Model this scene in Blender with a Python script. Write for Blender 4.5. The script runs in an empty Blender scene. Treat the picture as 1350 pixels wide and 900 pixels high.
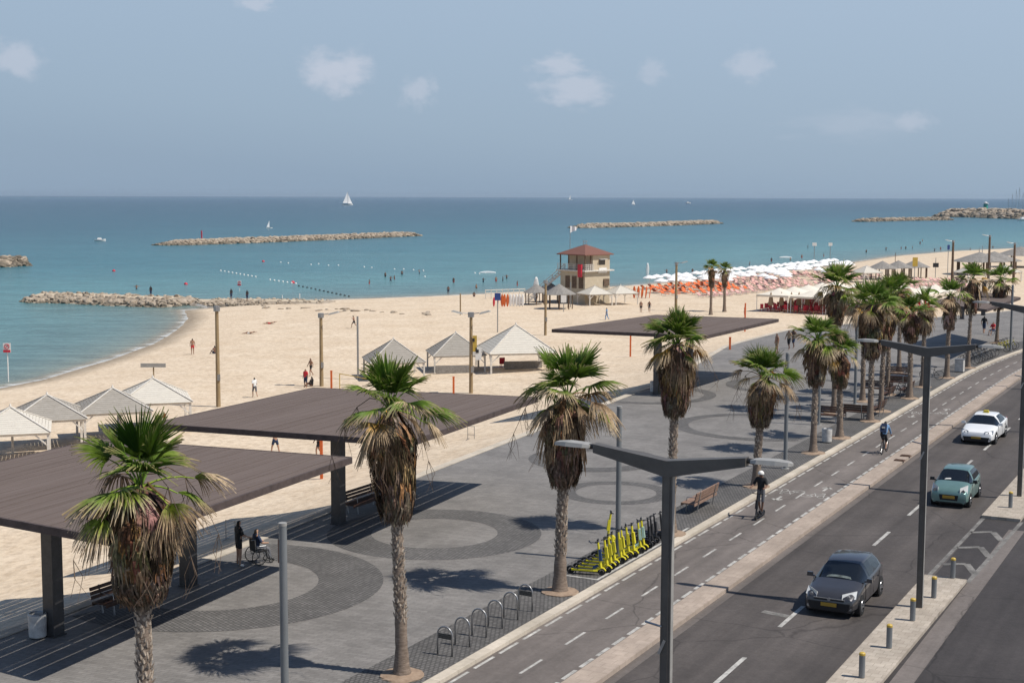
import bpy, bmesh, math, random
import numpy as np
from mathutils import Vector, Matrix, Euler
random.seed(7)
rnd = random.Random(11)
sc = bpy.context.scene
col = sc.collection
PI = math.pi
D2 = math.radians

# ---------------------------------------------------------------- camera
F_PX, CX, CY, HC = 1875.0, 675.0, 450.0, 13.0
TH = math.atan((CY - 258.7) / F_PX)
RO = math.atan(.0030)
Fv = Vector((0, math.cos(TH), -math.sin(TH)))
R0 = Vector((1, 0, 0)); U0 = Vector((0, math.sin(TH), math.cos(TH)))
Rv = R0 * math.cos(RO) + U0 * math.sin(RO)
Uv = U0 * math.cos(RO) - R0 * math.sin(RO)
CAM = Vector((0, 0, HC))
cam_data = bpy.data.cameras.new('camera')
cam = bpy.data.objects.new('camera', cam_data)
col.objects.link(cam)
cam_data.lens = 50.0; cam_data.sensor_width = 36.0
cam_data.clip_start = .5; cam_data.clip_end = 120000
cam.matrix_world = Matrix(((Rv.x, Uv.x, -Fv.x, 0), (Rv.y, Uv.y, -Fv.y, 0), (Rv.z, Uv.z, -Fv.z, HC), (0, 0, 0, 1)))
sc.camera = cam

def ray(px, py):
    return Fv * F_PX + Rv * (px - CX) - Uv * (py - CY)

def G(px, py, z=0.0):
    """the point of the level z that the photograph shows at this pixel"""
    d = ray(px, py)
    return CAM + d * ((z - HC) / d.z)

def PR(p):
    v = Vector(p) - CAM
    return (CX + F_PX * v.dot(Rv) / v.dot(Fv), CY - F_PX * v.dot(Uv) / v.dot(Fv))

def height_at(g, py):
    lo, hi = 0., 60.
    for _ in range(40):
        m = (lo + hi) / 2
        if PR((g[0], g[1], g[2] + m))[1] > py: lo = m
        else: hi = m
    return lo

# ---------------------------------------------------------------- road frame: s along the road, t to its right
AZ = D2(27.85)
OX, OY = 2.6993, 46.6844
S_BEND, K_BEND, S_END = 62.0, .0045, 130.0
def centre(s):
    a = AZ; x = OX + math.sin(AZ) * min(s, S_BEND); y = OY + math.cos(AZ) * min(s, S_BEND)
    if s > S_BEND:
        q = min(s, S_END) - S_BEND
        a = AZ + K_BEND * q
        x += (math.cos(AZ) - math.cos(a)) / K_BEND
        y += (math.sin(a) - math.sin(AZ)) / K_BEND
        if s > S_END:
            x += math.sin(a) * (s - S_END); y += math.cos(a) * (s - S_END)
    return x, y, a
def W(s, t, z=0.0):
    x, y, a = centre(s)
    return Vector((x + math.cos(a) * t, y - math.sin(a) * t, z))
def HD(s):
    return -centre(s)[2]
def ST(p):
    """s, t of a world point (straight part)"""
    dx, dy = p[0] - OX, p[1] - OY
    return dx * math.sin(AZ) + dy * math.cos(AZ), dx * math.cos(AZ) - dy * math.sin(AZ)

# ---------------------------------------------------------------- mesh builder
class MB:
    def __init__(s): s.v = []; s.f = []; s.m = []; s.c = []
    def add(s, vs, fs, mi=0, c=(1, 1, 1)):
        n = len(s.v); s.v.extend([tuple(p) for p in vs])
        for f in fs: s.f.append(tuple(i + n for i in f)); s.m.append(mi); s.c.append(c)
        return s
    def box(s, c, d, rz=0.0, mi=0, M=None, col=(1, 1, 1), top=1.0):
        x, y, z = d[0] / 2, d[1] / 2, d[2] / 2
        P = []
        for sz in (-1, 1):
            k = top if sz > 0 else 1.0
            for sx, sy in ((-1, -1), (1, -1), (1, 1), (-1, 1)): P.append(Vector((sx * x * k, sy * y * k, sz * z)))
        if M is not None: P = [M @ p for p in P]
        if rz: R = Matrix.Rotation(rz, 3, 'Z'); P = [R @ p for p in P]
        c = Vector(c)
        return s.add([p + c for p in P], [(3, 2, 1, 0), (4, 5, 6, 7), (0, 1, 5, 4), (1, 2, 6, 5), (2, 3, 7, 6), (3, 0, 4, 7)], mi, col)
    def bar(s, a, b, w, h, mi=0, up=(0, 0, 1), col=(1, 1, 1)):
        a = Vector(a); b = Vector(b); d = (b - a)
        if d.length < 1e-6: return s
        dn = d.normalized(); u = Vector(up)
        if abs(dn.dot(u)) > .98: u = Vector((1, 0, 0))
        r = dn.cross(u).normalized(); u = r.cross(dn).normalized()
        P = []
        for q in (a, b):
            for i, j in ((-1, -1), (1, -1), (1, 1), (-1, 1)): P.append(q + r * (i * w / 2) + u * (j * h / 2))
        return s.add(P, [(3, 2, 1, 0), (4, 5, 6, 7), (0, 1, 5, 4), (1, 2, 6, 5), (2, 3, 7, 6), (3, 0, 4, 7)][::1], mi, col)
    def tube(s, pts, rad, n=8, mi=0, col=(1, 1, 1), caps=True, closed=False):
        pts = [Vector(p) for p in pts]; k = len(pts)
        if not hasattr(rad, '__len__'): rad = [rad] * k
        V = []; F = []
        ref = None
        for i, p in enumerate(pts):
            if closed: d = pts[(i + 1) % k] - pts[i - 1]
            else: d = pts[min(i + 1, k - 1)] - pts[max(i - 1, 0)]
            d.normalize()
            if ref is None:
                ref = Vector((0, 0, 1)) if abs(d.z) < .9 else Vector((1, 0, 0))
            r = d.cross(ref)
            if r.length < 1e-4: ref = Vector((0, 1, 0)); r = d.cross(ref)
            r.normalize(); u = r.cross(d).normalized()
            ref = u
            for j in range(n):
                a = 2 * PI * j / n
                V.append(p + (r * math.cos(a) + u * math.sin(a)) * rad[i])
        kk = k if closed else k - 1
        for i in range(kk):
            for j in range(n):
                a = i * n + j; b = i * n + (j + 1) % n; c = ((i + 1) % k) * n
                F.append((a, b, c + (j + 1) % n, c + j))
        if caps and not closed:
            F.append(tuple(range(n - 1, -1, -1))); F.append(tuple((k - 1) * n + j for j in range(n)))
        return s.add(V, F, mi, col)
    def lathe(s, prof, n=16, c=(0, 0, 0), mi=0, col=(1, 1, 1), jit=0, rn=None, caps=True):
        V = []; F = []
        for i, (r, z) in enumerate(prof):
            for j in range(n):
                a = 2 * PI * j / n; q = r * (1 + (rn.uniform(-jit, jit) if jit else 0))
                V.append((c[0] + q * math.cos(a), c[1] + q * math.sin(a), c[2] + z))
        k = len(prof)
        for i in range(k - 1):
            for j in range(n):
                F.append((i * n + j, i * n + (j + 1) % n, (i + 1) * n + (j + 1) % n, (i + 1) * n + j))
        if caps:
            F.append(tuple(range(n - 1, -1, -1))); F.append(tuple((k - 1) * n + j for j in range(n)))
        return s.add(V, F, mi, col)
    def prism(s, poly, z0, z1, mi=0, col=(1, 1, 1)):
        n = len(poly)
        V = [(p[0], p[1], z0) for p in poly] + [(p[0], p[1], z1) for p in poly]
        F = [tuple(range(n - 1, -1, -1)), tuple(range(n, 2 * n))] + [(i, (i + 1) % n, n + (i + 1) % n, n + i) for i in range(n)]
        return s.add(V, F, mi, col)
    def strip(s, A, B, mi=0, col=(1, 1, 1)):
        n = len(A)
        return s.add(list(A) + list(B), [(i, i + 1, n + i + 1, n + i) for i in range(n - 1)], mi, col)
    def mesh(s, name, mats, smooth=False, colattr=False):
        me = bpy.data.meshes.new(name)
        me.from_pydata(s.v, [], s.f)
        if not isinstance(mats, (list, tuple)): mats = [mats]
        for m in mats: me.materials.append(m)
        if len(mats) > 1: me.polygons.foreach_set('material_index', s.m)
        if smooth: me.polygons.foreach_set('use_smooth', [True] * len(s.f))
        if colattr:
            ca = me.color_attributes.new('Col', 'FLOAT_COLOR', 'CORNER')
            out = []
            for f, c in zip(s.f, s.c):
                if isinstance(c[0], (tuple, list)):
                    for q in c: out.extend((q[0], q[1], q[2], 1.0))
                else: out.extend((c[0], c[1], c[2], 1.0) * len(f))
            ca.data.foreach_set('color', out)
        me.update()
        return me
    def build(s, name, mats, parent=None, smooth=False, colattr=False, label=None, cat=None, group=None, kind=None):
        o = bpy.data.objects.new(name, s.mesh(name, mats, smooth, colattr))
        col.objects.link(o)
        if parent: o.parent = parent
        return tag(o, label, cat, group, kind)

def tag(o, label=None, cat=None, group=None, kind=None):
    if label: o['label'] = label
    if cat: o['category'] = cat
    if group: o['group'] = group
    if kind: o['kind'] = kind
    return o
def thing(name, loc, rz, label, cat, group=None, scale=1.0):
    o = bpy.data.objects.new(name, None); o.empty_display_size = .3
    col.objects.link(o); o.location = loc; o.rotation_euler = (0, 0, rz)
    if scale != 1.0: o.scale = (scale,) * 3
    return tag(o, label, cat, group)
def copy_tree(o, loc=None, rz=None, label=None, group=None, parent=None, scale=None):
    c = o.copy(); col.objects.link(c)
    if parent: c.parent = parent
    if loc is not None: c.location = loc
    if rz is not None: c.rotation_euler = (0, 0, rz)
    if label: c['label'] = label
    if group: c['group'] = group
    if scale: c.scale = (scale,) * 3
    for ch in list(o.children): copy_tree(ch, parent=c)
    return c
class Once:
    """first placement moves the model itself, later ones copy it"""
    def __init__(s, o): s.o = o; s.used = False
    def put(s, loc, rz, label, group=None, scale=None):
        if not s.used:
            s.used = True; o = s.o
            o.location = loc; o.rotation_euler = (0, 0, rz); o['label'] = label
            if group: o['group'] = group
            if scale: o.scale = (scale,) * 3
            return o
        return copy_tree(s.o, loc, rz, label, group, scale=scale)

# ---------------------------------------------------------------- materials
def newmat(name):
    m = bpy.data.materials.new(name); m.use_nodes = True
    return m, m.node_tree.nodes, m.node_tree.links, m.node_tree.nodes['Principled BSDF']
def mat(name, c, rough=.7, metal=0.0, var=.12, vscale=3.0, bump=0.0, bscale=30.0, spec=.4, c2=None, coat=0.0, stretch=(1, 1, 1), along=False):
    m, N, L, P = newmat(name)
    P.inputs['Roughness'].default_value = rough; P.inputs['Metallic'].default_value = metal
    P.inputs['Specular IOR Level'].default_value = spec
    if coat: P.inputs['Coat Weight'].default_value = coat; P.inputs['Coat Roughness'].default_value = .06
    tc = N.new('ShaderNodeTexCoord'); mp = N.new('ShaderNodeMapping'); mp.inputs['Scale'].default_value = stretch
    if along: mp.vector_type = 'TEXTURE'; mp.inputs['Rotation'].default_value = (0, 0, -D2(27.85)); mp.inputs['Scale'].default_value = [1 / q for q in stretch]
    L.new(tc.outputs['Object'], mp.inputs['Vector'])
    if var > 0 or c2:
        nz = N.new('ShaderNodeTexNoise'); nz.inputs['Scale'].default_value = vscale; nz.inputs['Detail'].default_value = 6; nz.inputs['Roughness'].default_value = .65
        L.new(mp.outputs[0], nz.inputs['Vector'])
        mx = N.new('ShaderNodeMix'); mx.data_type = 'RGBA'
        if c2 is None: c2 = tuple(min(1, q * (1 + var * 1.6)) for q in c); c = tuple(q * (1 - var * 1.6) for q in c)
        mx.inputs['A'].default_value = (*c, 1); mx.inputs['B'].default_value = (*c2, 1)
        rp = N.new('ShaderNodeMapRange'); rp.inputs['From Min'].default_value = .3; rp.inputs['From Max'].default_value = .7
        L.new(nz.outputs['Fac'], rp.inputs['Value']); L.new(rp.outputs[0], mx.inputs['Factor'])
        L.new(mx.outputs['Result'], P.inputs['Base Color'])
    else: P.inputs['Base Color'].default_value = (*c, 1)
    if bump:
        nb = N.new('ShaderNodeTexNoise'); nb.inputs['Scale'].default_value = bscale; nb.inputs['Detail'].default_value = 5
        L.new(mp.outputs[0], nb.inputs['Vector'])
        b = N.new('ShaderNodeBump'); b.inputs['Strength'].default_value = bump; b.inputs['Distance'].default_value = .02
        L.new(nb.outputs['Fac'], b.inputs['Height']); L.new(b.outputs[0], P.inputs['Normal'])
    return m
def attrmat(name, rough=.8, trans=.0, spec=.2, var=.25, vscale=9.0):
    m, N, L, P = newmat(name)
    a = N.new('ShaderNodeAttribute'); a.attribute_name = 'Col'
    tc = N.new('ShaderNodeTexCoord'); nz = N.new('ShaderNodeTexNoise'); nz.inputs['Scale'].default_value = vscale; nz.inputs['Detail'].default_value = 4
    L.new(tc.outputs['Object'], nz.inputs['Vector'])
    mr = N.new('ShaderNodeMapRange'); mr.inputs['From Min'].default_value = .3; mr.inputs['From Max'].default_value = .7
    mr.inputs['To Min'].default_value = 1 - var; mr.inputs['To Max'].default_value = 1 + var
    L.new(nz.outputs['Fac'], mr.inputs['Value'])
    vm = N.new('ShaderNodeVectorMath'); vm.operation = 'SCALE'
    L.new(a.outputs['Color'], vm.inputs[0]); L.new(mr.outputs[0], vm.inputs['Scale'])
    L.new(vm.outputs[0], P.inputs['Base Color'])
    P.inputs['Roughness'].default_value = rough; P.inputs['Specular IOR Level'].default_value = spec
    if trans:
        t = N.new('ShaderNodeBsdfTranslucent'); mx = N.new('ShaderNodeMixShader'); mx.inputs[0].default_value = trans
        L.new(vm.outputs[0], t.inputs['Color']); L.new(P.outputs[0], mx.inputs[1]); L.new(t.outputs[0], mx.inputs[2])
        L.new(mx.outputs[0], N['Material Output'].inputs['Surface'])
    return m

# ---------------------------------------------------------------- light
SUN_TO = Vector((.64, -.22, 1.0)).normalized()      # towards the sun
EL = math.asin(SUN_TO.z)
wd = bpy.data.worlds.new('World'); sc.world = wd; wd.use_nodes = True
N = wd.node_tree.nodes; L = wd.node_tree.links
bg = N['Background']
sky = N.new('ShaderNodeTexSky'); sky.sky_type = 'NISHITA'; sky.sun_disc = False
sky.sun_elevation = EL; sky.sun_rotation = math.atan2(SUN_TO.x, SUN_TO.y)
sky.altitude = 0; sky.air_density = 1.0; sky.dust_density = 2.2; sky.ozone_density = 1.6
# the dull blue of a hazy summer sky, and a few small fair-weather clouds
geo = N.new('ShaderNodeTexCoord')
tint = N.new('ShaderNodeMix'); tint.data_type = 'RGBA'; tint.blend_type = 'MULTIPLY'; tint.inputs['Factor'].default_value = 1
tint.inputs['B'].default_value = (.80, .84, .90, 1)
L.new(sky.outputs[0], tint.inputs['A'])
mixs = N.new('ShaderNodeMix'); mixs.data_type = 'RGBA'; mixs.inputs['Factor'].default_value = .86
sep = N.new('ShaderNodeSeparateXYZ'); L.new(geo.outputs['Generated'], sep.inputs[0])
sx_ = N.new('ShaderNodeMath'); sx_.operation = 'MULTIPLY_ADD'; sx_.inputs[1].default_value = .11; L.new(sep.outputs['X'], sx_.inputs[0]); L.new(sep.outputs['Z'], sx_.inputs[2])
rmp = N.new('ShaderNodeValToRGB'); e = rmp.color_ramp.elements
e[0].position = 0; e[0].color = (.315, .425, .562, 1); e[1].position = .9; e[1].color = (.07, .13, .27, 1)
for p_, c_ in ((.04, (.352, .465, .60)), (.17, (.425, .54, .685)), (.30, (.25, .36, .56)), (.5, (.12, .21, .40))):
    q_ = e.new(p_); q_.color = (*c_, 1)
L.new(sx_.outputs[0], rmp.inputs[0])
s10 = N.new('ShaderNodeVectorMath'); s10.operation = 'SCALE'; s10.inputs['Scale'].default_value = 10; L.new(rmp.outputs[0], s10.inputs[0])
L.new(s10.outputs[0], mixs.inputs['B'])
L.new(tint.outputs['Result'], mixs.inputs['A'])
cur = mixs.outputs['Result']
def cloud(px, py, w, h, amt, seed):
    amt *= 1.05; w *= 1.08; h *= 1.08
    """a soft cloud of w x h degrees in the direction the photograph shows it"""
    global cur
    d = ray(px, py).normalized()
    az = math.atan2(d.x, d.y); el = math.asin(d.z)
    vr = N.new('ShaderNodeVectorRotate'); vr.rotation_type = 'Z_AXIS'; vr.inputs['Angle'].default_value = az
    L.new(geo.outputs['Generated'], vr.inputs['Vector'])
    sx = N.new('ShaderNodeVectorMath'); sx.operation = 'SUBTRACT'; sx.inputs[1].default_value = (0, math.cos(el), math.sin(el))
    L.new(vr.outputs[0], sx.inputs[0])
    ms = N.new('ShaderNodeVectorMath'); ms.operation = 'MULTIPLY'; ms.inputs[1].default_value = (1 / D2(w / 2), 0, 1 / D2(h / 2))
    L.new(sx.outputs[0], ms.inputs[0])
    nz = N.new('ShaderNodeTexNoise'); nz.inputs['Scale'].default_value = 1.6; nz.inputs['Detail'].default_value = 7; nz.inputs['Roughness'].default_value = .6
    of = N.new('ShaderNodeVectorMath'); of.inputs[1].default_value = (seed * 3.7, seed, seed * 1.3)
    L.new(ms.outputs[0], of.inputs[0]); L.new(of.outputs[0], nz.inputs['Vector'])
    ln = N.new('ShaderNodeVectorMath'); ln.operation = 'LENGTH'; L.new(ms.outputs[0], ln.inputs[0])
    m1 = N.new('ShaderNodeMath'); m1.operation = 'MULTIPLY_ADD'; m1.inputs[1].default_value = -1.0; m1.inputs[2].default_value = .42
    L.new(ln.outputs['Value'], m1.inputs[0])
    m2 = N.new('ShaderNodeMath'); m2.operation = 'MULTIPLY_ADD'; m2.inputs[1].default_value = 1.9; L.new(nz.outputs['Fac'], m2.inputs[0]); L.new(m1.outputs[0], m2.inputs[2])
    mr = N.new('ShaderNodeMapRange'); mr.interpolation_type = 'SMOOTHSTEP'; mr.inputs['From Min'].default_value = .32; mr.inputs['From Max'].default_value = 1.15
    mr.inputs['To Max'].default_value = amt; L.new(m2.outputs[0], mr.inputs['Value'])
    mx = N.new('ShaderNodeMix'); mx.data_type = 'RGBA'; mx.inputs['B'].default_value = (6.0, 6.35, 7.3, 1)
    L.new(mr.outputs[0], mx.inputs['Factor']); L.new(cur, mx.inputs['A']); cur = mx.outputs['Result']
cloud(438, 94, 3.4, 2.0, .62, 1.0); cloud(550, 120, 1.6, 1.5, .38, 2.0); cloud(22, 78, 2.4, 1.5, .45, 3.3)
cloud(736, 86, 2.6, 1.0, .5, 4.1); cloud(755, 118, 3.4, 1.4, .5, 5.2); cloud(990, 86, 1.9, 1.3, .38, 6.6)
cloud(862, 96, 1.4, 1.0, .28, 7.1); cloud(338, 4, 1.6, .8, .45, 8.4); cloud(1205, 160, 1.6, 1.0, .3, 9.3); cloud(1120, 165, 6.0, 1.4, .18, 10.2)
L.new(cur, bg.inputs['Color']); bg.inputs['Strength'].default_value = .1
sd = bpy.data.lights.new('sun', 'SUN'); sd.energy = 4.9; sd.angle = D2(.53); sd.color = (1.0, .955, .885)
so = bpy.data.objects.new('sun', sd); col.objects.link(so)
so.rotation_euler = SUN_TO.to_track_quat('Z', 'Y').to_euler()
sc.view_settings.view_transform = 'Standard'; sc.view_settings.look = 'None'
sc.view_settings.exposure = 0.0; sc.view_settings.gamma = 1.0; sc.view_settings.use_curve_mapping = False
# ---------------------------------------------------------------- the lie of the land
SEA = -4.6
SHORE = [(-120, -60), (-92, 20), (-72, 80), (-56, 113)] + [tuple(G(x, y, SEA)[:2]) for x, y in
         ((0, 512), (60, 500), (150, 473), (205, 453), (236, 434), (249, 420), (244, 409), (300, 404), (345, 401), (430, 395.5), (560, 391), (650, 387),
          (760, 381), (850, 375), (960, 364), (1060, 355), (1130, 345), (1180, 337.5), (1260, 331), (1350, 327))] + [(330, 680), (700, 1100)]
EDGE = [W(s, t) for s, t in ((-60, -12.4), (-30, -12.6), (-12, -13.1), (-2, -13.6), (14, -15), (30, -16.2), (52, -17.7))] + \
       [Vector((19.1, 124.7, 0)), Vector((28.5, 141.7, 0)), G(1150, 425, 0), G(1261, 416, 0), G(1312, 412, 0)]
EDGE += [W(170, -17), W(260, -17), W(520, -17)]
EDGE = [(p[0], p[1]) for p in EDGE]
def segdist(P, poly):
    best = np.full(len(P), 1e9)
    for (x0, y0), (x1, y1) in zip(poly[:-1], poly[1:]):
        a = np.array([x0, y0]); d = np.array([x1 - x0, y1 - y0])
        t = np.clip(((P - a) @ d) / (d @ d), 0, 1)
        q = P - a - t[:, None] * d
        best = np.minimum(best, np.hypot(q[:, 0], q[:, 1]))
    return best
def inside(P, poly):
    r = np.zeros(len(P), bool); n = len(poly)
    for i in range(n):
        x0, y0 = poly[i]; x1, y1 = poly[(i + 1) % n]
        if y0 == y1: continue
        c = ((P[:, 1] > y0) != (P[:, 1] > y1)) & (P[:, 0] < (x1 - x0) * (P[:, 1] - y0) / (y1 - y0) + x0)
        r ^= c
    return r
LAND = SHORE + [(2000, 1100), (2000, -60)]
PROM = EDGE + [(2000, 900), (2000, -60), EDGE[0]]
def sand_z(P):
    ds = segdist(P, SHORE) * np.where(inside(P, LAND), 1, -1)
    de = segdist(P, EDGE)
    ip = inside(P, PROM)
    z = np.where(ds > 0, SEA + .75 * (1 - np.exp(-np.maximum(ds, 0) / 9)) + .004 * np.maximum(ds, 0), SEA + np.maximum(ds * .06, -2.5))
    z = z + np.where(ds > 0, 3.45 * np.exp(-(de / 8.5)) * np.clip(ds / 12, 0, 1), 0)
    z = z + .05 * np.sin(P[:, 0] * .31 + 2 * np.sin(P[:, 1] * .17)) * np.cos(P[:, 1] * .23) * np.clip(ds / 6, 0, 1) * np.clip(de / 8, 0, 1)
    return np.where(ip, -.75, z), ds, de
def SZ(x, y):
    return float(sand_z(np.array([[x, y]]))[0][0])
def GS(px, py):
    """where the line of sight of this pixel meets the sand"""
    z = -3.5
    for _ in range(25):
        p = G(px, py, z); z = z * .5 + SZ(p[0], p[1]) * .5
    p = G(px, py, z)
    return Vector((p[0], p[1], SZ(p[0], p[1])))

m_sand, N, L, P = newmat('sand')
tc = N.new('ShaderNodeTexCoord'); at = N.new('ShaderNodeAttribute'); at.attribute_name = 'sd'
n1 = N.new('ShaderNodeTexNoise'); n1.inputs['Scale'].default_value = .22; n1.inputs['Detail'].default_value = 8; n1.inputs['Roughness'].default_value = .62
n2 = N.new('ShaderNodeTexNoise'); n2.inputs['Scale'].default_value = 1.9; n2.inputs['Detail'].default_value = 6; n2.inputs['Roughness'].default_value = .75
for n in (n1, n2): L.new(tc.outputs['Object'], n.inputs['Vector'])
cr = N.new('ShaderNodeValToRGB'); cr.color_ramp.elements[0].position = .32; cr.color_ramp.elements[0].color = (.60, .475, .34, 1)
cr.color_ramp.elements[1].position = .68; cr.color_ramp.elements[1].color = (.69, .57, .43, 1)
L.new(n1.outputs['Fac'], cr.inputs[0])
mx = N.new('ShaderNodeMix'); mx.data_type = 'RGBA'; mx.blend_type = 'MULTIPLY'; mx.inputs['Factor'].default_value = 1
c2 = N.new('ShaderNodeValToRGB'); c2.color_ramp.elements[0].position = .36; c2.color_ramp.elements[0].color = (.74, .71, .68, 1); c2.color_ramp.elements[1].position = .56; c2.color_ramp.elements[1].color = (1, 1, 1, 1)
L.new(n2.outputs['Fac'], c2.inputs[0]); L.new(cr.outputs[0], mx.inputs['A']); L.new(c2.outputs[0], mx.inputs['B'])
wet = N.new('ShaderNodeMapRange'); wet.inputs['From Min'].default_value = .6; wet.inputs['From Max'].default_value = 3.2; wet.inputs['To Min'].default_value = .5; wet.inputs['To Max'].default_value = 1
L.new(at.outputs['Fac'], wet.inputs['Value'])
vm = N.new('ShaderNodeVectorMath'); vm.operation = 'SCALE'; L.new(mx.outputs['Result'], vm.inputs[0]); L.new(wet.outputs[0], vm.inputs['Scale'])
L.new(vm.outputs[0], P.inputs['Base Color']); P.inputs['Roughness'].default_value = .9; P.inputs['Specular IOR Level'].default_value = .15
n3 = N.new('ShaderNodeTexNoise'); n3.inputs['Scale'].default_value = 1.7; n3.inputs['Detail'].default_value = 6; L.new(tc.outputs['Object'], n3.inputs['Vector'])
bp = N.new('ShaderNodeBump'); bp.inputs['Strength'].default_value = .8; bp.inputs['Distance'].default_value = .12; L.new(n3.outputs['Fac'], bp.inputs['Height']); L.new(bp.outputs[0], P.inputs['Normal'])

def grid_mesh(name, X, Y, m, kind, fz):
    nx, ny = X.shape
    Pn = np.stack([X.ravel(), Y.ravel()], 1)
    z, ds = fz(Pn)
    V = np.concatenate([Pn, z[:, None]], 1)
    I = np.arange(nx * ny).reshape(nx, ny)
    Fc = np.stack([I[:-1, :-1].ravel(), I[1:, :-1].ravel(), I[1:, 1:].ravel(), I[:-1, 1:].ravel()], 1)
    me = bpy.data.meshes.new(name)
    me.vertices.add(len(V)); me.vertices.foreach_set('co', V.ravel().astype(np.float32))
    me.loops.add(Fc.size); me.loops.foreach_set('vertex_index', Fc.ravel().astype(np.int32))
    me.polygons.add(len(Fc)); me.polygons.foreach_set('loop_start', np.arange(0, Fc.size, 4, dtype=np.int32))
    me.polygons.foreach_set('use_smooth', np.ones(len(Fc), bool))
    me.update(calc_edges=True); me.validate()
    a = me.attributes.new('sd', 'FLOAT', 'POINT'); a.data.foreach_set('value', ds.astype(np.float32))
    me.materials.append(m)
    o = bpy.data.objects.new(name, me); col.objects.link(o)
    return tag(o, kind=kind)
xs = np.arange(-130, 380, 1.7); ys = np.arange(-20, 720, 1.7)
X, Y = np.meshgrid(xs, ys, indexing='ij')
grid_mesh('sand', X, Y, m_sand, 'structure', lambda P: (sand_z(P)[0], sand_z(P)[1]))

# the sea
m_sea, N, L, P = newmat('sea_water')
at = N.new('ShaderNodeAttribute'); at.attribute_name = 'sd'
tc = N.new('ShaderNodeTexCoord'); mp = N.new('ShaderNodeMapping'); mp.inputs['Scale'].default_value = (.35, 1, 1); mp.inputs['Rotation'].default_value = (0, 0, .25)
L.new(tc.outputs['Object'], mp.inputs[0])
nb = N.new('ShaderNodeTexNoise'); nb.inputs['Scale'].default_value = .02; nb.inputs['Detail'].default_value = 5; L.new(mp.outputs[0], nb.inputs['Vector'])
ma = N.new('ShaderNodeMath'); ma.operation = 'MULTIPLY_ADD'; ma.inputs[1].default_value = 1.3; ma.inputs[2].default_value = .35; L.new(nb.outputs['Fac'], ma.inputs[0])
mm = N.new('ShaderNodeMath'); mm.operation = 'MULTIPLY'; L.new(at.outputs['Fac'], mm.inputs[0]); L.new(ma.outputs[0], mm.inputs[1])
mr = N.new('ShaderNodeMath'); mr.operation = 'LOGARITHM'; mr.inputs[1].default_value = 10
ab = N.new('ShaderNodeMath'); ab.operation = 'MAXIMUM'; ab.inputs[1].default_value = 1.0
ng = N.new('ShaderNodeMath'); ng.operation = 'MULTIPLY'; ng.inputs[1].default_value = -1.0
L.new(mm.outputs[0], ng.inputs[0]); L.new(ng.outputs[0], ab.inputs[0]); L.new(ab.outputs[0], mr.inputs[0])
dv = N.new('ShaderNodeMath'); dv.operation = 'DIVIDE'; dv.inputs[1].default_value = 4.0; L.new(mr.outputs[0], dv.inputs[0])
cr = N.new('ShaderNodeValToRGB'); e = cr.color_ramp.elements
e[0].position = .0; e[0].color = (.30, .26, .19, 1)
e[1].position = 1; e[1].color = (.013, .062, .112, 1)
for p, c in ((.10, (.20, .235, .20)), (.25, (.125, .215, .215)), (.42, (.095, .225, .238)), (.56, (.046, .152, .184)), (.68, (.022, .086, .122)), (.82, (.015, .062, .100))):
    q = e.new(p); q.color = (*c, 1)
L.new(dv.outputs[0], cr.inputs[0])
mp2 = N.new('ShaderNodeMapping'); mp2.inputs['Scale'].default_value = (.22, 1, 1); mp2.inputs['Rotation'].default_value = (0, 0, .12); L.new(tc.outputs['Object'], mp2.inputs[0])
nr = N.new('ShaderNodeTexNoise'); nr.inputs['Scale'].default_value = .5; nr.inputs['Detail'].default_value = 9; nr.inputs['Roughness'].default_value = .72; L.new(mp2.outputs[0], nr.inputs['Vector'])
rr = N.new('ShaderNodeMapRange'); rr.inputs['From Min'].default_value = .35; rr.inputs['From Max'].default_value = .65; rr.inputs['To Min'].default_value = .74; rr.inputs['To Max'].default_value = 1.26; L.new(nr.outputs['Fac'], rr.inputs['Value'])
vs = N.new('ShaderNodeVectorMath'); vs.operation = 'SCALE'; L.new(cr.outputs[0], vs.inputs[0]); L.new(rr.outputs[0], vs.inputs['Scale'])
# thin broken foam where it meets the sand
fo = N.new('ShaderNodeMath'); fo.operation = 'MULTIPLY_ADD'; fo.inputs[1].default_value = 6.0; L.new(nr.outputs['Fac'], fo.inputs[0]); L.new(at.outputs['Fac'], fo.inputs[2])
f2 = N.new('ShaderNodeMapRange'); f2.inputs['From Min'].default_value = 2.2; f2.inputs['From Max'].default_value = 3.0; f2.inputs['To Max'].default_value = .7; L.new(fo.outputs[0], f2.inputs['Value'])
mf = N.new('ShaderNodeMix'); mf.data_type = 'RGBA'; mf.inputs['B'].default_value = (.75, .76, .74, 1); L.new(f2.outputs[0], mf.inputs['Factor']); L.new(vs.outputs[0], mf.inputs['A'])
L.new(mf.outputs['Result'], P.inputs['Base Color'])
P.inputs['Roughness'].default_value = .22; P.inputs['IOR'].default_value = 1.33; P.inputs['Specular IOR Level'].default_value = .2
w1 = N.new('ShaderNodeTexNoise'); w1.inputs['Scale'].default_value = .9; w1.inputs['Detail'].default_value = 8; w1.inputs['Roughness'].default_value = .6
mp3 = N.new('ShaderNodeMapping'); mp3.inputs['Scale'].default_value = (.5, 1, 1); L.new(tc.outputs['Object'], mp3.inputs[0]); L.new(mp3.outputs[0], w1.inputs['Vector'])
bp = N.new('ShaderNodeBump'); bp.inputs['Strength'].default_value = 1.0; bp.inputs['Distance'].default_value = .9; L.new(w1.outputs['Fac'], bp.inputs['Height']); L.new(bp.outputs[0], P.inputs['Normal'])
rad = np.concatenate([np.linspace(20, 240, 140), np.geomspace(242, 25000, 140)])
ang = np.concatenate([np.linspace(-1.5, -.42, 30), np.linspace(-.41, .41, 260), np.linspace(.42, 1.5, 30)])
Rr, Aa = np.meshgrid(rad, ang, indexing='ij')
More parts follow.
